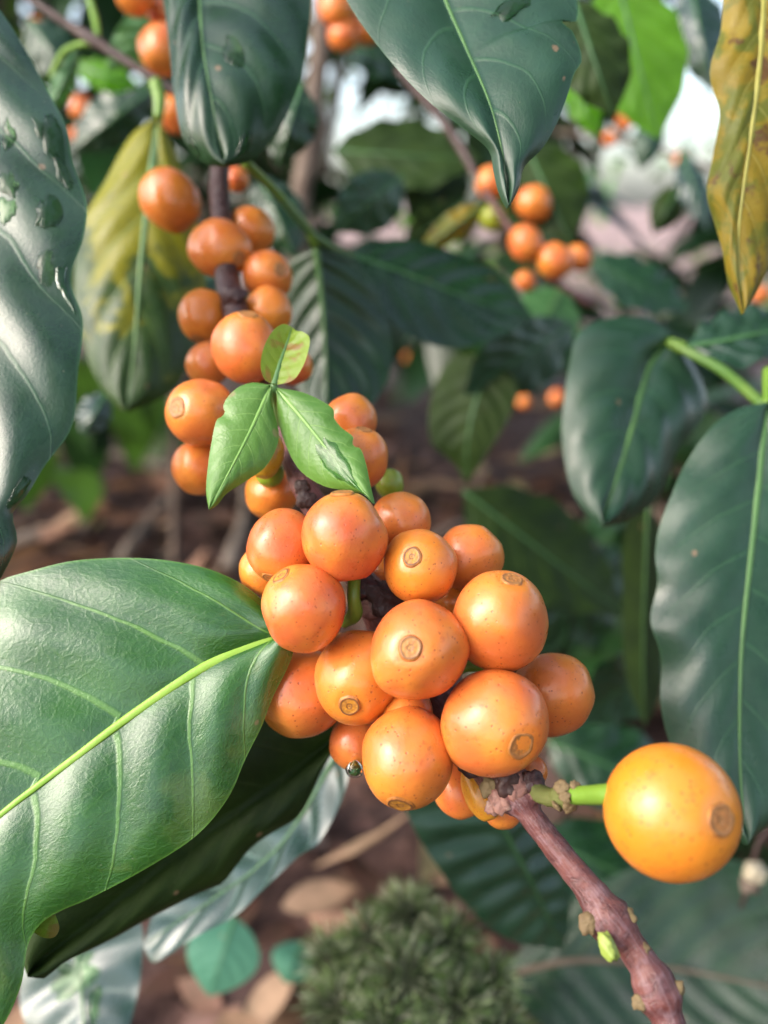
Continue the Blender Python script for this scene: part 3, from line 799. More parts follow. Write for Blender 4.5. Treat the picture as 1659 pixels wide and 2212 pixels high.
branch('bud_twig', 'fine brown twig carrying a whitish bud', [(1600, 1960, 300, 9), (1620, 1905, 298, 11), (1640, 1820, 296, 11), (1690, 1760, 296, 11)], 'barkdark', nseg=30)
branch('far_fruit_twig', 'blurred far twig lined with small orange fruit', [(1200, 285, 700, 10), (1330, 300, 690, 12), (1440, 330, 680, 12), (1560, 375, 680, 12)], 'barkgrey', nseg=30)
branch('shoot_stem', 'short green shoot joining the three small leaves', [(592, 826, 163, 14), (592, 842, 163, 20), (596, 870, 166, 15), (604, 915, 174, 15)], 'rib', cat='stem', rough=0.08, nseg=24)
branch('brown_stem', 'grey brown upright coffee stem behind the leaves', [(640, 640, 640, 40), (645, 470, 620, 42), (668, 300, 600, 46), (690, 120, 585, 42), (700, -120, 570, 40)], 'barkgrey', cat='stem', nseg=60, rough=0.15, rscale=80)

# ------------------------------------------------------------------ fruit
PROF = []
for i in range(33):
    th = PI * i / 32
    r, z = math.sin(th), math.cos(th)
    z = z if z < 0.93 else 0.93 + (z - 0.93) * 0.35
    if z < -0.88: z = -0.88 - (-(z) - 0.88) * 0.5
    PROF.append((max(r, 0.0004), z))
CV, CF = lathe_data(PROF, 48)
CMES = []
for k in range(8):
    cme = bpy.data.meshes.new('cherry')
    vs = []
    for v in CV:
        wgt = 1 - max(v.z, 0) ** 3
        f = 1 + wgt * (0.0 if k == 7 else 1.0) * (0.12 * noise.noise(v * 0.9 + Vector((k * 9, 0, 0))) + 0.022 * noise.noise(v * 2.4 + Vector((0, k * 7, 0))))
        vs.append(tuple(v * f))
    cme.from_pydata(vs, [], CF)
    cme.polygons.foreach_set("use_smooth", [True] * len(cme.polygons))
    cme.materials.append(M['cherry'])
    CMES.append(cme)
def scar_mesh(k, tone):
    s = (0.9, 1.0, 1.15)[k]
    prof = [(0.300, 0.910, 3), (0.266, 0.950, 3), (0.245, 0.9575, 0), (0.222, 0.9575, 0), (0.205, 0.951, 1), (0.170, 0.950, 1), (0.130, 0.953, 2), (0.095, 0.955, 2), (0.070, 0.950, 0), (0.040, 0.945, 1), (0.0005, 0.943, 4)]
    tones = [((0.20, 0.10, 0.035), (0.46, 0.22, 0.05), (0.50, 0.20, 0.03), (0.55, 0.17, 0.025), (0.14, 0.15, 0.02)),
             ((0.33, 0.16, 0.055), (0.42, 0.19, 0.05), (0.46, 0.18, 0.04), (0.55, 0.20, 0.028), (0.22, 0.09, 0.02)),
             ((0.13, 0.055, 0.02), (0.56, 0.25, 0.03), (0.60, 0.26, 0.02), (0.55, 0.19, 0.025), (0.10, 0.04, 0.015))]
    V, F = lathe_data([(p[0] * s, p[1] + (0.02 - 0.16 * (s - 1))) for p in prof], 36)
    cols = []
    for p in prof:
        for j in range(36):
            qn_ = 1 + 0.6 * noise.noise(Vector((math.cos(j * PI / 18) * 2.2, math.sin(j * PI / 18) * 2.2, p[0] * 14 + k * 5 + tone)))
            cols.append(tuple(c_ * qn_ for c_ in tones[tone][p[2]]))
    for i, v in enumerate(V):
        w_ = 1 + 0.13 * noise.noise(v * 5 + Vector((k * 3, tone * 5, 0)))
        v.z += 0.006 * noise.noise(v * 20)
        v.x *= w_; v.y *= w_
    o = mesh_obj('calyx', V, F, M['scar'], None, cols=cols)
    me = o.data
    bpy.data.objects.remove(o)
    return me
SCARS = [scar_mesh(k, t) for k in range(3) for t in range(3)]

class Ch: pass
CH = []
def cherry(label, x, y, r, d, ax=(0, 0, 1), elong=1.06, red=0.3, yel=0.0, grn=0.0, scar=None, fix=False, lay=0, group=None, sx=1.0):
    """ax: view-space direction of the calyx (right, up, towards the viewer)"""
    c = Ch()
    c.__dict__.update(label=label, x=x, y=y, r=r, d=float(d), ax=ax, el=elong, red=red, yel=yel, grn=grn, scar=scar, fix=fix, lay=lay, group=group, sx=sx)
    CH.append(c)
    return c
def at(dx, dy, r):
    """calyx seen dx right and dy below the fruit's centre"""
    a, b_ = dx / r, -dy / r
    s = math.hypot(a, b_)
    if s > 0.985: a, b_ = a / s * 0.985, b_ / s * 0.985
    return (a, b_, math.sqrt(max(1 - a * a - b_ * b_, 0.02)))

# front cluster
A_ = cherry('red orange fruit at the top of the front cluster with scar on its crown', 745, 1159, 90, 150, at(-5, -88, 90), 1.1, red=1.0, scar=1)
cherry('orange fruit tucked left of the red orange crown fruit', 612, 1182, 76, 156, at(-28, 66, 80), 1.08, red=0.7, scar=4)
cherry('small yellow orange fruit half hidden at the left edge of the front cluster', 574, 1234, 56, 163, (-.5, .3, .3), 1.05, yel=0.5)
cherry('round red orange fruit with oblique scar beside the fresh leaf base', 660, 1311, 91, 149, at(-52, -66, 92), 1.05, red=0.85, scar=5)
cherry('yellow orange fruit with small round scar facing out near the top', 907, 1224, 83, 153, at(-17, -22, 84), 0.98, red=0.2, yel=0.35, scar=2)
cherry('orange fruit peeping between crown fruit and scarred neighbour', 868, 1126, 64, 163, (.3, .7, .2), 1.0, red=0.35)
cherry('speckled orange fruit behind the top right of the cluster', 1013, 1207, 74, 163, (.6, .6, .1), 1.05, red=0.25)
cherry('large orange fruit with oval scar on its upper shoulder', 1081, 1341, 105, 148, at(24, -88, 108), 1.06, red=0.55, scar=4)
cherry('central round fruit with its scar facing straight out', 902, 1407, 102, 146, at(-14, -7, 104), 1.05, red=0.85, scar=0, sx=1.06)
cherry('orange fruit with yellow ringed scar low on its face', 775, 1463, 95, 153, at(-18, 55, 95), 1.08, red=0.35, yel=0.25, scar=2, sx=1.06)
cherry('smooth orange fruit at the right edge of the front cluster', 1191, 1495, 87, 160, (.7, .2, .1), 1.05, red=0.45)
cherry('biggest cluster fruit with wide brown scar above the branch node', 1068, 1561, 113, 145, at(55, 45, 113), 1.04, red=0.6, scar=7)
cherry('tall fruit with scar at its bottom and a wrinkled brown neck', 880, 1636, 97, 147, at(-14, 90, 100), 1.12, red=0.5, yel=0.15, scar=5)
cherry('orange fruit wedged behind the fresh leaf base', 652, 1494, 94, 162, (-.4, -.7, .3), 1.06, red=0.45)
cherry('shaded fruit low between tall fruit and yellow ringed fruit', 768, 1602, 58, 166, (.0, -.8, .1), 1.05, red=0.6)
cherry('long dusky fruit behind the tall fruit', 992, 1700, 54, 164, (.35, -.9, .1), 1.25, red=0.7)
cherry('narrow yellow brown fruit beside the branch node', 1040, 1708, 38, 157, (.3, -.95, .1), 1.7, yel=0.8, grn=0.25)
cherry('sliver of orange fruit under the branch node', 1086, 1750, 38, 160, (.1, -.9, .2), 1.05, red=0.4)
cherry('sliver of orange fruit right of the branch node', 1145, 1665, 34, 156, (.6, -.3, .2), 1.1, red=0.3)
cherry('orange fruit hidden between the scarred fruits', 985, 1300, 48, 166, (.2, .3, .3), 1.0, yel=0.3)
cherry('sliver of orange fruit added to close the pale gap between three touching fruits', 712, 1402, 44, 172, (.2, .3, .3), 1.0, red=0.6)  # extra fruit, added so the inside of the cluster stays dark
cherry('pale orange fruit deep behind the crown fruit', 822, 1240, 44, 172, (.2, .3, .3), 1.0, yel=0.2)
S_ = cherry('lone large yellow orange fruit on its own green stalk', 1450, 1753, 137, 128, at(105, 8, 150), 0.99, red=0.0, yel=0.7, scar=4, fix=True)
# middle cluster
cherry('round orange fruit with ringed scar left of the small leaves', 435, 892, 74, 178, at(-52, -10, 76), 1.03, red=0.45, scar=4)
cherry('orange fruit beneath the ring scarred one', 430, 1008, 58, 186, (-.2, -.6, .4), 1.05, red=0.5)
cherry('large orange fruit just above the small leaves', 531, 752, 72, 184, at(4, -70, 74), 1.08, red=0.65, scar=4)
cherry('orange fruit half hidden left of the large upper one', 449, 786, 46, 200, (-.5, -.2, .3), 1.05, red=0.3)
cherry('dull orange fruit with dark scar left of the bare branch', 438, 681, 55, 208, at(-10, 48, 56), 1.08, yel=0.4, scar=3)
cherry('faded orange fruit behind the branch above the small leaves', 582, 672, 50, 210, (.3, -.2, .3), 1.0, yel=0.3, red=0.2)
cherry('red fruit peeping out right of the tiny yellow green leaf', 634, 790, 42, 190, (.8, .0, .2), 1.0, red=1.0)
cherry('smooth orange fruit behind the chewed small leaf', 757, 908, 58, 176, (.6, .6, .2), 1.02, red=0.5)
cherry('orange fruit with tan scar on top beside the chewed leaf', 775, 992, 62, 168, at(10, -60, 64), 1.14, red=0.5, scar=4)
cherry('shadowed orange fruit under the small downward leaf', 586, 1066, 58, 180, (-.3, -.7, .2), 1.0, red=0.2, yel=0.3)
cherry('yellow green ripening fruit behind the small downward leaf', 576, 985, 36, 168, (-.2, -.8, .3), 1.45, yel=0.9, grn=0.5)
cherry('dark green unripe fruit below the ripening one', 582, 1022, 32, 176, (-.2, -.8, .3), 1.0, grn=1.0)
cherry('green unripe fruit right of the tan scarred fruit', 842, 1045, 32, 182, (.4, -.6, .2), 1.0, grn=0.95)
# upper cluster
cherry('uppermost oval orange fruit left of the bare branch', 367, 433, 58, 232, (-.5, .65, -.25), 1.16, red=0.15, yel=0.25)
cherry('orange fruit with scar facing out under the branch stub', 478, 538, 62, 216, at(35, 16, 64), 1.1, red=0.3, scar=4)
cherry('orange fruit hiding behind the scarred one right of the branch', 538, 502, 50, 228, (.4, .3, .3), 1.1, yel=0.3)
cherry('orange fruit with small scar right of the bare branch', 577, 595, 54, 216, at(26, -14, 54), 1.02, red=0.35, scar=1)
cherry('brownish fruit in shade right of the branch stub', 512, 388, 26, 250, (.4, .3, .3), 1.0, red=0.8)
# farther fruit
F_ = [('dim orange fruit half hidden by the drooping leaf', 352, 106, 50, 300, .3), ('red fruit scrap above the dim orange fruit', 352, 30, 28, 310, 1), ('orange fruit cut by the frame above the thin twig', 292, -12, 38, 300, .3),
      ('brown orange fruit low behind the drooping leaf', 385, 245, 40, 310, .6), ('blurred fruit high between the two hanging leaves', 725, 18, 34, 400, .3), ('blurred fruit lower between the two hanging leaves', 742, 76, 32, 405, .5), ('blurred fruit beside the edge of the pale leaf', 790, 62, 30, 410, .3),
      ('small blurred fruit in the upper left foliage', 178, 232, 26, 430, .5), ('second tiny blurred fruit below it', 163, 292, 15, 440, .6), ('tiny blurred fruit near the yellow leaf top', 270, 258, 15, 430, .2), ('tiny blurred fruit in the corner foliage', 78, 58, 18, 450, .2),
      ('distant fruit half behind the drip tip', 1062, 395, 34, 352, .6), ('distant fruit right of the drip tip', 1153, 440, 39, 350, .3), ('distant fruit under the unripe one', 1135, 526, 36, 342, .6), ('distant fruit at the lower middle of the far cluster', 1198, 563, 38, 342, .4),
      ('distant fruit at the right end of the far cluster', 1250, 556, 27, 350, .4), ('small distant fruit below the far cluster', 1135, 606, 22, 350, .4),
      ('far orange fruit on the blurred twig start', 1318, 300, 15, 690, .9), ('far orange fruit on the blurred twig middle', 1352, 262, 18, 690, .5), ('far orange fruit above the blurred twig', 1392, 288, 16, 690, .9), ('far orange fruit near the blurred twig end', 1468, 345, 14, 680, .9),
      ('blurred fruit low behind the broad ribbed leaf', 928, 792, 18, 900, .5), ('fruit in shade beside the nearly black leaf', 884, 772, 14, 900, .3), ('tiny fruit left of the oval leaf', 1132, 868, 15, 640, .2), ('tiny reddish fruit touching the oval leaf edge', 1202, 860, 17, 640, .7),
      ('tiny fruit below the ochre leaf tip', 1643, 636, 18, 420, .4)]
for lb, x, y, r, d, rd in F_:
    cherry(lb, x, y, r, d, (R.uniform(-.6, .6), R.uniform(-.6, .6), .3), R.uniform(1, 1.1), red=rd, fix=True)
cherry('small green unripe fruit in the far cluster', 1066, 470, 29, 356, (.2, -.5, .3), 1.0, grn=0.9, fix=True)

# push touching fruit apart in depth (their outlines in the view stay)
for it in range(120):
    for i in range(len(CH)):
        for j in range(i + 1, len(CH)):
            p, q_ = CH[i], CH[j]
            if p.fix and q_.fix: continue
            if abs(p.x - q_.x) > 260 or abs(p.y - q_.y) > 260: continue
            if p.d > q_.d: p, q_ = q_, p
            pa, pb = P(p.x, p.y, p.d), P(q_.x, q_.y, q_.d)
            need = (mm(p.r, p.d) + mm(q_.r, q_.d)) * 0.95
            dist = (pa - pb).length
            if dist < need:
                k = (need - dist) * 1000 * 0.12
                if not p.fix: p.d -= k * (0.35 if p.d > 136 else 0.0)
                if not q_.fix: q_.d += k * 0.65
view = Matrix((RT, UP, -FW)).transposed()
COBJ = {}
for n_, c in enumerate(CH):
    pos = P(c.x, c.y, c.d)
    # view axes turned to look straight at this fruit
    zc = (CAM - pos).normalized(); xc = UP.cross(zc).normalized(); yc = zc.cross(xc)
    ax = (xc * c.ax[0] + yc * c.ax[1] + zc * c.ax[2]).normalized()
    rq = ax.to_track_quat('Z', 'Y') @ Matrix.Rotation(R.uniform(0, 6.28), 3, 'Z').to_quaternion()
    r = mm(c.r, c.d) * (pos - CAM).length / (c.d / 1000) * 0.5 + mm(c.r, c.d) * 0.5
    o = bpy.data.objects.new('coffee_cherry', CMES[7 if c is S_ else n_ % 7])
    COL.objects.link(o)
    o.rotation_mode = 'QUATERNION'
    o.location, o.rotation_quaternion, o.scale = pos, rq, (r, r * c.sx * (1.0 if c is S_ else R.uniform(.97, 1.03)), r * c.el)
    o['redness'], o['yellowness'], o['greenness'] = float(c.red), float(c.yel), float(c.grn)
    tag(o, c.label, 'coffee cherry', 'orange coffee fruit on the branches')
    COBJ[c.label] = o
    if c.scar is not None:
        s = bpy.data.objects.new('calyx_scar', SCARS[c.scar])
        COL.objects.link(s)
        s.parent = o
        s.rotation_euler = (0, 0, R.uniform(0, 6.28))
        zz = R.uniform(.8, 1.12) * (.82 if c is S_ else 1); s.scale = (zz, zz * R.uniform(.9, 1.1), 1)
def child_world(parent, name, V, F, mat):
    mw = Matrix.LocRotScale(parent.location, parent.rotation_quaternion, parent.scale).inverted()
    o = mesh_obj(name, [mw @ v for v in V], F, mat)
    o.parent = parent
    return o
so = COBJ[S_.label]
V, F = tube_data([P(1225, 1718, 139), P(1260, 1718, 136), P(1330, 1716, 129), P(1370, 1720, 128)], [Pd(38, 136), Pd(42, 134), Pd(46, 130), Pd(50, 129)], seg=14, nseg=24, rough=0.04)
child_world(so, 'stalk', V, F, M['stalk'])
V, F = tube_data([P(1110, 1700, 149), P(1145, 1706, 147), P(1180, 1720, 144), P(1215, 1724, 141), P(1240, 1722, 138)], [Pd(56, 149), Pd(48, 147), Pd(38, 144), Pd(44, 141), Pd(36, 139)], seg=20, nseg=44, rough=0.25, rscale=420)
child_world(so, 'stalk_joint', V, F, M['joint'])
for (x, y, d, r) in ((1215, 1700, 138, 17), (1230, 1742, 138, 16), (1203, 1742, 140, 13), (1243, 1697, 137, 12), (1222, 1722, 136.5, 12)):
    k_ = knob(None, x, y, d, r, 'bract', 'bract', ax=P(x, y, d) - P(1225, 1720, 140), sq=0.45)
    vs = [v.co.copy() for v in k_.data.vertices]; fs = [tuple(p.vertices) for p in k_.data.polygons]
    bpy.data.objects.remove(k_)
    child_world(so, 'bract', vs, fs, M['bract'])
# wrinkled neck of the tall fruit
to = COBJ['tall fruit with scar at its bottom and a wrinkled brown neck']
dn = (to.location - CAM).dot(FW) * 1000
V, F = tube_data([P(882, 1585, dn + 4), P(884, 1550, dn + 4), P(886, 1532, dn + 5), P(888, 1520, dn + 8)], [mm(66, dn), mm(58, dn), mm(50, dn), mm(38, dn)], seg=24, nseg=14, rough=0.07, rscale=500)
child_world(to, 'neck', V, F, M['cherry'])

# whitish bud
kb = empty('pale_bud', P(1630, 1893, 296)); tag(kb, 'whitish round bud on the fine brown twig', 'bud')
M['cream'] = rib_mat('cream_bud', (0.45, 0.38, 0.26), (0.55, 0.48, 0.34))
knob(kb, 1630, 1886, 294, 24, 'cream', 'bud_scale', sq=1.0)
knob(kb, 1620, 1908, 297, 22, 'barkgrey', 'bud_base', sq=0.9)

# ------------------------------------------------------------------ water
def water(key, u, v, a, b_, label, h=0.0005, ang=0.0, seed=0.0, name='water_drop', irr=0.35, group=None):
    lf = LEAF[key]
    S, Q = 40, 9
    V, F = [], []
    for i in range(Q + 1):
        r = i / Q
        for k in range(S):
            t = 2 * PI * k / S
            rr = r * (1 + irr * noise.noise(Vector((math.cos(t) * 1.3, math.sin(t) * 1.3, seed))) + irr * 0.6 * noise.noise(Vector((math.cos(t) * 3, math.sin(t) * 3, seed + 4))))
            x, y = math.cos(t) * rr * a, math.sin(t) * rr * b_
            du = (x * math.cos(ang) - y * math.sin(ang)) / lf.L
            dv = (x * math.sin(ang) + y * math.cos(ang)) / lf.W
            p, n, _, _ = lf.surf(min(max(u + du, 0), 1), min(max(v + dv, -.96), .96))
            hh = h * (1 - r ** 2.4) * (1 + 0.35 * noise.noise(p * 260)) - 0.00005 * (r > 0.99) + 0.00003
            V.append(p + n * hh)
    for i in range(Q):
        for k in range(S):
            k2 = (k + 1) % S
            F.append((i * S + k, i * S + k2, (i + 1) * S + k2, (i + 1) * S + k))
    f0 = F[S * 4]
    if (V[f0[1]] - V[f0[0]]).cross(V[f0[2]] - V[f0[0]]).dot(n) < 0: F = [f[::-1] for f in F]
    o = mesh_obj(name, V, F, M['water'], None, origin=V[0])
    tag(o, label, 'water drop', group)
    return o
def uv_of(key, x, y):
    """nearest surface parameters of a view point, by search"""
    lf = LEAF[key]
    best = None
    for i in range(81):
        for j in range(-20, 21):
            p = lf.surf(i / 80, j / 20)[0] - CAM
            z = p.dot(FW)
            e = (829.5 + p.dot(RT) / z * FP - x) ** 2 + (1106 - p.dot(UP) / z * FP - y) ** 2
            if best is None or e < best[0]: best = (e, i / 80, j / 20)
    return best[1], best[2]
WET = [('wet', 112, 455, .0036, .0017, 'large clear water drop on the wet slate leaf', .0011), ('wet', 92, 575, .0030, .0015, 'water drop on the wet slate leaf below the large drop', .0006), ('wet', 134, 620, .0040, .0012, 'long water film along the scalloped edge of the wet leaf', .0004),
       ('wet', 120, 300, .0045, .0020, 'dark water film on the upper wet leaf near its edge', .0004), ('wet', 78, 275, .0020, .0008, 'thin water streak left of the dark film', .0004), ('wet', 20, 300, .0030, .0011, 'water streak nearest the wet leaf midrib', .0005), ('wet', 22, 400, .0028, .0013, 'water streak below the midrib streak', .0005),
       ('wet', 20, 460, .0022, .0018, 'small water film beside the large drop', .0004), ('wet', 45, 1058, .0026, .0022, 'water gathered at the wet leaf tip', .0006), ('wet', 128, 372, .0030, .0011, 'narrow water run on the wet leaf rim', .0005),
       ('top', 1110, 12, .0016, .0030, 'water drop high on the pale hanging leaf', .0008), ('top', 1094, 395, .0050, .0030, 'water film coating the drip tip', .0005),
       ('drop', 503, 112, .0036, .0017, 'water drop on the dark drooping leaf', .0009), ('drop', 420, 322, .0020, .0016, 'water bead at the left of the drooping leaf end', .0007), ('drop', 525, 315, .0022, .0016, 'water bead at the right of the drooping leaf end', .0006),
       ('yb', 735, 1018, .0062, .0022, 'rippled water film on the chewed small leaf', .0003), ('low', 160, 2110, .0040, .0060, 'dark water mark on the pale low leaf', .0005), ('low', 200, 2170, .0040, .0020, 'water drop beside the dark mark on the low leaf', .0008)]
for i, (k, x, y, a, b_, lb, h) in enumerate(WET):
    u, v = uv_of(k, x, y)
    water(k, u, v, a * 1.2, b_ * 1.2, lb, h * .8, seed=i * 3.7, ang=R.uniform(-.2, .2), irr=0.5 if h < .0007 else 0.4)
# drop hanging under the shaded fruit
V = []
c0 = P(766, 1660, 160)
V, F = lathe_data([(0.0002, 1.1), (0.5, 0.75), (0.85, 0.3), (1.0, -0.1), (0.85, -0.6), (0.5, -0.9), (0.001, -1.0)], 20)
o = mesh_obj('water_drop', [c0 + v * 0.0017 for v in V], F, M['water'], None, origin=c0)
tag(o, 'hanging water drop under the shaded low fruit', 'water drop')

# ------------------------------------------------------------------ ground
def gz(x, y):
    return 0.012 * noise.noise(Vector((x * 5, y * 5, 0))) + 0.006 * noise.noise(Vector((x * 17, y * 17, 3))) if abs(x) < 6 and y < 9 else 0.0
xs = [-400, -60, -15, -6] + [-5 + 0.5 * i for i in range(7)] + [-1.5 + 0.04 * i for i in range(76)] + [1.5 + .5 * i for i in range(8)] + [6, 15, 60, 400]
ys = [-60, -5, -1] + [-.6 + 0.04 * i for i in range(90)] + [3.0 + .4 * i for i in range(13)] + [9, 14, 30, 100, 900]
V = [Vector((x, y, gz(x, y))) for y in ys for x in xs]
nx = len(xs)
F = [(j * nx + i, j * nx + i + 1, (j + 1) * nx + i + 1, (j + 1) * nx + i) for j in range(len(ys) - 1) for i in range(nx - 1)]
g = mesh_obj('ground', V, F, M['soil'])
tag(g, 'brown soil under the coffee bushes', kind='structure')

def leaf_bits(V, F, Cc, base, direction, normal, L, W, col, curl=0.15, rows=6, fold=0.2):
    t = direction.normalized(); n = (normal - t * normal.dot(t))
    n = n.normalized() if n.length > 1e-6 else Vector((0, 0, 1))
    s = t.cross(n)
    i0 = len(V)
    for i in range(rows + 1):
        u = i / rows
        ww = W * 0.5 * (math.sin(PI * (0.02 + 0.96 * u) ** 0.85) ** 0.85)
        if u > 0.8: ww *= 0.55 + 0.45 * (1 - u) / 0.2
        c = base + t * (L * u) + n * (-curl * L * u * u)
        for k in (-1, 0, 1):
            V.append(c + s * (k * ww) + n * (abs(k) * ww * fold + 0.06 * ww * math.sin(9 * u + k)))
            f = R.uniform(.9, 1.1) * (1.12 if k == 0 else 1)
            Cc.append((col[0] * f, col[1] * f, col[2] * f))
    for i in range(rows):
        for k in range(2):
            a = i0 + i * 3 + k
            F.append((a, a + 1, a + 4, a + 3))

# litter
V, F, Cc = [], [], []
PAL = [(0.18, 0.085, 0.055), (0.22, 0.115, 0.08), (0.11, 0.05, 0.033), (0.30, 0.19, 0.12), (0.07, 0.03, 0.022), (0.40, 0.33, 0.16), (0.18, 0.08, 0.035), (0.30, 0.165, 0.135)]
for i in range(1500):
    y = 0.1 + 3.9 * R.random() ** 1.3
    x = R.uniform(-1, 1) * (0.35 + 0.55 * y)
    a = R.uniform(0, 2 * PI)
    nrm = Vector((R.gauss(0, .3), R.gauss(0, .3), 1))
    L = R.uniform(.025, .055) * (1 + .4 * y)
    leaf_bits(V, F, Cc, Vector((x, y, gz(x, y) + R.uniform(.003, .014))), Vector((math.cos(a), math.sin(a), R.gauss(0, .12))), nrm, L, L * R.uniform(.35, .5), R.choice(PAL), R.uniform(-.1, .25), 5, R.uniform(0, .35))
for i in range(420):
    y = R.uniform(1.8, 6.5); x = R.uniform(-.2, .6) * y
    a = R.uniform(0, 2 * PI); L = R.uniform(.06, .13)
    leaf_bits(V, F, Cc, Vector((x, y, R.uniform(.005, .03))), Vector((math.cos(a), math.sin(a), R.gauss(0, .15))), Vector((R.gauss(0, .3), R.gauss(0, .3), 1)), L, L * .45, R.choice([(0.62, 0.45, 0.40), (0.55, 0.38, 0.32), (0.66, 0.55, 0.45)]), R.uniform(-.1, .25), 4)
for i in range(750):
    y = R.uniform(.12, 1.15); x = R.uniform(-.6, .5)
    a = R.uniform(0, 2 * PI); L = R.uniform(.03, .075)
    leaf_bits(V, F, Cc, Vector((x, y, gz(x, y) + R.uniform(.004, .03))), Vector((math.cos(a), math.sin(a), R.gauss(0, .35))), Vector((R.gauss(0, .5), R.gauss(0, .5), 1)), L, L * R.uniform(.3, .5), R.choice([(0.34, 0.20, 0.12), (0.05, 0.02, 0.015), (0.10, 0.045, 0.03), (0.24, 0.12, 0.075), (0.42, 0.27, 0.17), (0.03, 0.014, 0.012), (0.15, 0.07, 0.03)]), R.uniform(-.3, .5), 5, R.uniform(0, .6))
o = mesh_obj('leaf_litter', V, F, M['litter'], cols=Cc)
tag(o, 'brown and tan dead leaves covering the soil', kind='stuff')
# ground cover: low green plants in the bright gap
V, F, Cc = [], [], []
for i in range(700):
    y = R.uniform(2.2, 7.5); x = R.uniform(-.1, .55) * y + R.uniform(-.3, .3)
    a = R.uniform(0, 2 * PI)
    f = R.uniform(.6, 1.2)
    leaf_bits(V, F, Cc, Vector((x, y, R.uniform(0.0, .06))), Vector((math.cos(a), math.sin(a), R.uniform(.1, .9))), Vector((0, 0, 1)), R.uniform(.05, .13), R.uniform(.02, .05), (0.20 * f, 0.38 * f, 0.07 * f), .3, 4)
o = mesh_obj('ground_cover', V, F, M['litter'], cols=Cc)
tag(o, 'bright green low weeds in the sunny gap', kind='stuff')
# fallen twigs
for i, (x0, y0, x1, y1, wd_, lb) in enumerate(((255, 1215, 400, 1035, 26, 'pale dead twig slanting on the soil left of the cluster'), (490, 1230, 530, 1050, 34, 'thick pale stick lying on the soil behind the cluster'),
                                       (90, 960, 380, 1010, 18, 'thin dead twig lying across the soil by the wet leaf'), (0, 1190, 190, 1140, 34, 'tan bark strip on the soil beside the wet leaf tip'), (1030, 1130, 930, 1170, 14, 'short pale twig on the litter right of the cluster'))):
    a_, b_ = ground_at(x0, y0, .012), ground_at(x1, y1, .016)
    mid_ = (a_ + b_) / 2 + Vector((R.uniform(-.01, .01), 0, .006))
    da = (a_ - CAM).dot(FW) * 1000
    rt = empty('fallen_twig', a_); tag(rt, lb, 'twig')
    tube('bark', [a_, mid_, b_], [Pd(wd_, da), Pd(wd_ * .9, da), Pd(wd_ * .7, da)], M['deadtwig'], rt, seg=9, nseg=24, rough=.2, rscale=60)
# bigger dead leaves one can make out
for i, (x, y, wd_, ln, ang, cl, lb) in enumerate(((1130, 980, 34, 120, .3, 5, 'pale yellowish dead leaf under the nearly black leaf'), (1050, 1020, 30, 110, 2.2, 5, 'cream dead leaf left of the oval leaf'), (1170, 930, 34, 130, .9, 3, 'tan dead leaf on the soil left of the oval leaf'),
                                  (230, 1130, 28, 130, .5, 1, 'reddish dead leaf on the soil by the pale twig'), (440, 1990, 60, 200, 1.2, 3, 'tan dead leaf behind the round teal leaf'), (610, 1960, 60, 210, .3, 3, 'curled tan dead leaf left of the moss'), (480, 2180, 50, 170, 2.6, 0, 'rusty dead leaf under the round teal leaf'),
                                  (720, 2190, 50, 150, .2, 7, 'pinkish dead leaf at the foot of the moss'), (230, 1050, 24, 90, 0, 6, 'orange brown dead leaf beside the wet leaf'))):
    c0 = ground_at(x, y, .02)
    dd = (c0 - CAM).dot(FW) * 1000
    V, F, Cc = [], [], []
    leaf_bits(V, F, Cc, c0, Vector((math.cos(ang), math.sin(ang), .1)), Vector((R.gauss(0, .2), -.5, 1)), mm(ln, dd) * 0.8, mm(wd_, dd) * 1.2, PAL[cl], .1, 9, .2)
    o = mesh_obj('dead_leaf', V, F, M['litter'], None, cols=Cc, origin=c0)
    tag(o, lb, 'dead leaf')

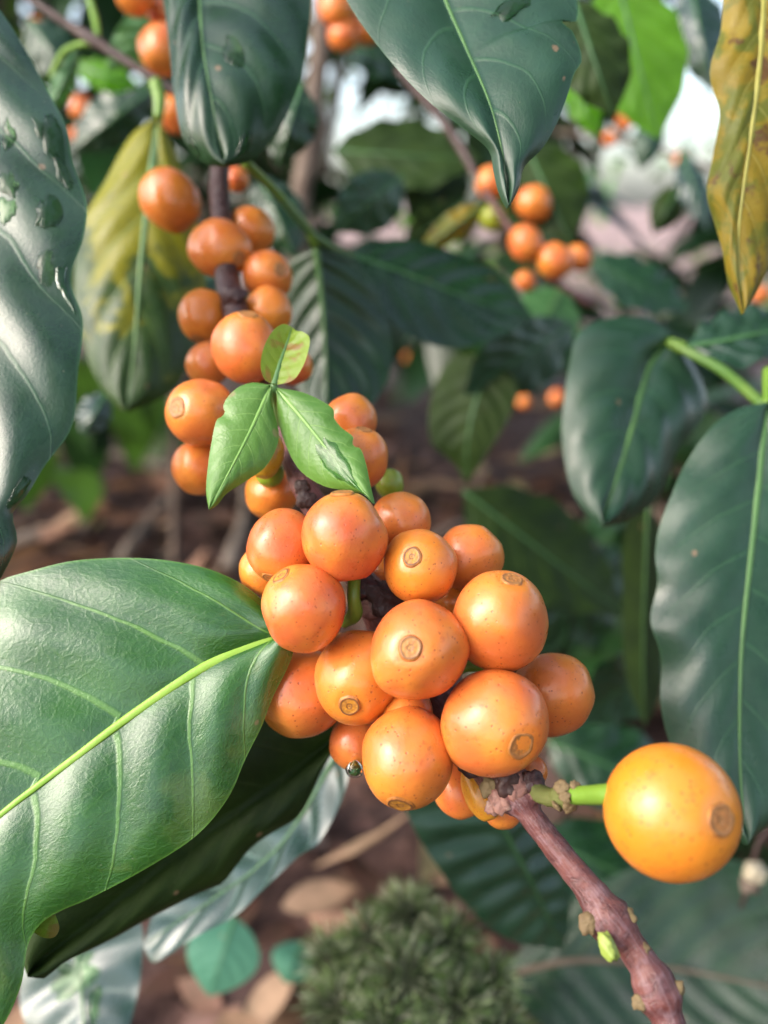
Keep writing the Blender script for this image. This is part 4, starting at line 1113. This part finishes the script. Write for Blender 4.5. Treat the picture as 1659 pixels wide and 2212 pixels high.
# moss clump
mo = empty('moss_clump', ground_at(880, 2212, 0.0)); tag(mo, 'spiky dark green moss clump rising from the litter', 'moss')
cen = [(725, 2075, 282, .95), (880, 1985, 286, 1.0), (800, 2035, 280, .9), (965, 2045, 278, 1.0), (1050, 2130, 272, .95), (885, 2110, 266, 1.1), (735, 2180, 268, 1.0), (980, 2180, 262, 1.05), (830, 2215, 258, 1.0), (1075, 2235, 262, .9), (940, 2270, 254, 1.0)]
V, F = [], []
Vn, Fn, Cn = [], [], []
for x, y, d, s in cen:
    c0 = P(x, y, d)
    Rr = 0.0085 * s
    i0 = len(V)
    for i in range(9):
        th = PI * i / 8
        for k in range(14):
            a = 2 * PI * k / 14
            V.append(c0 + Vector((math.sin(th) * math.cos(a), math.sin(th) * math.sin(a), math.cos(th) * 0.9 - 0.3)) * Rr * 0.75)
    for i in range(8):
        for k in range(14):
            k2 = (k + 1) % 14
            F.append((i0 + i * 14 + k, i0 + i * 14 + k2, i0 + (i + 1) * 14 + k2, i0 + (i + 1) * 14 + k))
    # stem down to the soil
    tv, tf = tube_data([c0, Vector((c0.x, c0.y, c0.z * .5)), Vector((c0.x, c0.y, -0.01))], [Rr * .6, Rr * .5, Rr * .6], seg=9, nseg=8)
    i0 = len(V); V += tv; F += [tuple(i0 + q_ for q_ in f) for f in tf]
    for k in range(480):
        dr_ = Vector((R.gauss(0, 1), R.gauss(0, 1), R.gauss(0.25, 1))).normalized()
        st = c0 + dr_ * Rr * R.uniform(.5, .8)
        dd_ = (dr_ + Vector((R.gauss(0, .16), R.gauss(0, .16), .18 + R.gauss(0, .12)))).normalized()
        ln = R.uniform(.005, .0105) * s
        sdv = dd_.cross(Vector((R.gauss(0, 1), R.gauss(0, 1), R.gauss(0, 1)))).normalized() * R.uniform(.00017, .0003)
        i1 = len(Vn)
        Vn += [st - sdv, st + sdv, st + dd_ * ln * .55 + sdv * .8, st + dd_ * ln + Vector((0, 0, -.001)), st + dd_ * ln * .55 - sdv * .8]
        f = R.uniform(.55, 1.3)
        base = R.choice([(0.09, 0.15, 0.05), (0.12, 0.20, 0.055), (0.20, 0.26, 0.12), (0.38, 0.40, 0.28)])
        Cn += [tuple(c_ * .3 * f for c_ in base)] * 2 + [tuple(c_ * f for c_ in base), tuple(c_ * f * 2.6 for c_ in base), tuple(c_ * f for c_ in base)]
        Fn.append((i1, i1 + 1, i1 + 2, i1 + 3, i1 + 4))
M['mosscore'] = rib_mat('moss_core', (0.012, 0.022, 0.006), (0.03, 0.035, 0.012), 0.9)
mesh_obj('moss_cushion', V, F, M['mosscore'], mo)
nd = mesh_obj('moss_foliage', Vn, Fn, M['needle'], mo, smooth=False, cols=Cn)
nd['kind'] = 'stuff'

# ------------------------------------------------------------------ coffee shrubs farther back
GAPS = [(780, 205, 20), (838, 305, 20), (1375, 245, 18), (1470, 225, 14), (1520, 25, 26), (820, 260, 10), (1300, 285, 16), (545, 20, 12), (190, 70, 12), (1420, 300, 12), (1085, 950, 95), (1160, 1010, 50), (1390, 480, 60), (930, 380, 40)]
def in_gap(p, L):
    v = p - CAM
    z = v.dot(FW)
    if z < .6: return False
    x, y = 829.5 + v.dot(RT) / z * FP, 1106 - v.dot(UP) / z * FP
    return any(math.hypot(x - a, y - b_) < r + L * .5 / z * FP for a, b_, r in GAPS)
def shrub(x, y, hgt, rad, nleaf, label, tone=1.0, zmin=0.1, L0=.09, L1=.16, z0=0.0, stem=True):
    rt = empty('coffee_shrub', (x, y, 0)); tag(rt, label, 'shrub', 'coffee shrubs in the distance')
    V, F, Cc = [], [], []
    for i in range(nleaf):
        th = R.uniform(0, 2 * PI); rr = rad * math.sqrt(R.random()); z = zmin + (hgt - zmin) * R.random()
        rr *= 1 - 0.5 * (z / hgt) ** 2
        p = Vector((x + rr * math.cos(th), y + rr * math.sin(th), z))
        dr_ = Vector((math.cos(th) + R.gauss(0, .5), math.sin(th) + R.gauss(0, .5), -.35 + R.gauss(0, .35)))
        f = R.uniform(.45, 1.3) * tone
        base = R.choice([(0.012, 0.045, 0.012), (0.018, 0.060, 0.016), (0.035, 0.10, 0.02), (0.08, 0.18, 0.02)][:4 if stem else 2])
        L = R.uniform(L0, L1)
        nr_ = Vector((R.gauss(0, .35), R.gauss(0, .35), 1)); cu_ = R.uniform(.1, .4)
        if in_gap(p, L): continue
        leaf_bits(V, F, Cc, p, dr_, nr_, L, L * .42, tuple(c_ * f for c_ in base), cu_, 6)
    mesh_obj('crown', V, F, M['shrub'], rt, cols=Cc)
    for k in range(3 if stem else 1):
        a = 2.1 * k + R.random()
        if not stem:
            tube('trunk', [Vector((x, y, -.02)), Vector((x + .02, y + .01, hgt * .5)), Vector((x + .01, y + .03, hgt * .9))], [.004, .004, .002], M['barkgrey'], rt, seg=7, nseg=12)
            continue
        tube('trunk', [Vector((x, y, -.02)), Vector((x + .05 * math.cos(a), y + .05 * math.sin(a), hgt * .4)), Vector((x + rad * .45 * math.cos(a), y + rad * .45 * math.sin(a), hgt * .92))], [.016 * min(1, hgt), .012 * min(1, hgt), .005 * min(1, hgt)], M['barkgrey'], rt, seg=9, nseg=18, rough=.12, rscale=40)
def canopy_blocker(x, y, nclump, label, spread, zlo, zhi):  # trees added overhead, crowns out of view, to break up and dim the sky
    rt = empty('canopy_blocker', (x, y, 0)); tag(rt, label, 'tree', 'trees added overhead to block sky light')
    V, F, Cc = [], [], []
    tube('trunk', [Vector((x, y, -.05)), Vector((x + .05, y, zlo * .6)), Vector((x, y + .05, zhi))], [.035, .03, .015], M['barkgrey'], rt, seg=10, nseg=20, rough=.1, rscale=20)
    for c in range(nclump):
        a = R.uniform(0, 2 * PI); rr = spread * math.sqrt(R.random())
        cc = Vector((x + rr * math.cos(a), y + rr * math.sin(a), R.uniform(zlo, zhi)))
        tube('limb', [Vector((x, y, zlo * .7)), (cc + Vector((x, y, zlo))) / 2, cc], [.02, .014, .006], M['barkgrey'], rt, seg=7, nseg=10)
        for k in range(26):
            p = cc + Vector((R.gauss(0, .16), R.gauss(0, .16), R.gauss(0, .10)))
            b2_ = R.uniform(0, 2 * PI); L = R.uniform(.14, .24); f = R.uniform(.6, 1.3)
            leaf_bits(V, F, Cc, p, Vector((math.cos(b2_), math.sin(b2_), R.gauss(-.2, .3))), Vector((R.gauss(0, .3), R.gauss(0, .3), 1)), L, L * .45, (0.025 * f, 0.075 * f, 0.018 * f), .2, 4)
    mesh_obj('crown', V, F, M['shrub'], rt, cols=Cc)
SH = [(-.55, 1.15, .95, .40, 240, 'leafy coffee shrub behind the wet leaf'), (-.15, 1.6, 1.1, .42, 260, 'coffee shrub behind the drooping leaf'), (.32, 1.75, 1.0, .36, 170, 'coffee shrub behind the pale hanging leaf'), (.95, 1.35, .8, .34, 170, 'coffee shrub beyond the ochre leaf'),
      (-1.6, 2.6, 1.5, .8, 300, 'dense coffee shrub far off at the left'), (-.5, 3.4, 1.6, .8, 300, 'far coffee shrub in the middle gap', 2.0), (2.6, 3.6, 1.5, .8, 300, 'far coffee shrub at the right', 2.0), (1.1, 5.2, 1.4, .8, 260, 'faint coffee shrub past the sunny gap', 2.0),
      (-2.6, 6.2, 2.2, 1.2, 300, 'tall shrub on the far left horizon'), (.1, 7.5, 2.0, 1.2, 300, 'tall shrub on the far middle horizon', 2.0), (3.4, 8.0, 2.2, 1.3, 300, 'tall shrub on the far right horizon', 2.0), (.20, .66, .24, .12, 110, 'low coffee shrub behind the front cluster', 0.9, .06, .06, .10, 0, False), (.36, .62, .22, .10, 80, 'low dark coffee shrub behind the lone fruit', 1.1, .04, .06, .10, 0, False),
      (.10, .95, .62, .22, 170, 'dark coffee shrub in shade behind the pale hanging leaf', 1.0, .25, .07, .13, 0, False), (-.22, .85, .62, .14, 110, 'dark coffee shrub in shade behind the drooping leaf', 1.0, .34, .07, .12, 0, False), (.46, 1.05, .42, .14, 80, 'coffee shrub in shade behind the oval leaf', 0.9, .14, .07, .12, 0, False)]
SH += [(1.5, .1, 1.3, .55, 260, 'unseen coffee shrub added at the right to dim the low sky'), (.9, -1.3, 1.5, .6, 260, 'unseen coffee shrub added behind the viewer to dim the low sky'), (-.9, -1.5, 1.4, .55, 240, 'second unseen coffee shrub added behind the viewer to dim the low sky'), (-1.7, .75, .7, .4, 160, 'unseen low coffee shrub added at the left to dim the low sky')]  # unseen shrubs added round the viewer to darken the horizon light
for s in SH: shrub(*s)
canopy_blocker(.9, -.9, 20, 'unseen tree added behind and right of the viewer to break up sky light', 1.5, 1.3, 2.2)
canopy_blocker(2.7, 1.7, 20, 'unseen tree added beyond the ochre leaf to break up sky light', 1.6, 1.5, 2.4)
canopy_blocker(-.5, 2.4, 22, 'tree added behind the upper fruit, crown above the view to break up sky light', 1.4, 1.5, 2.4)
canopy_blocker(.66, 1.45, 28, 'tree added over the low coffee shrubs to darken the background', .85, 1.15, 1.7)
canopy_blocker(-1.1, 1.4, 20, 'unseen tree added at the left edge of the clearing to darken the background', .8, 1.15, 1.7)
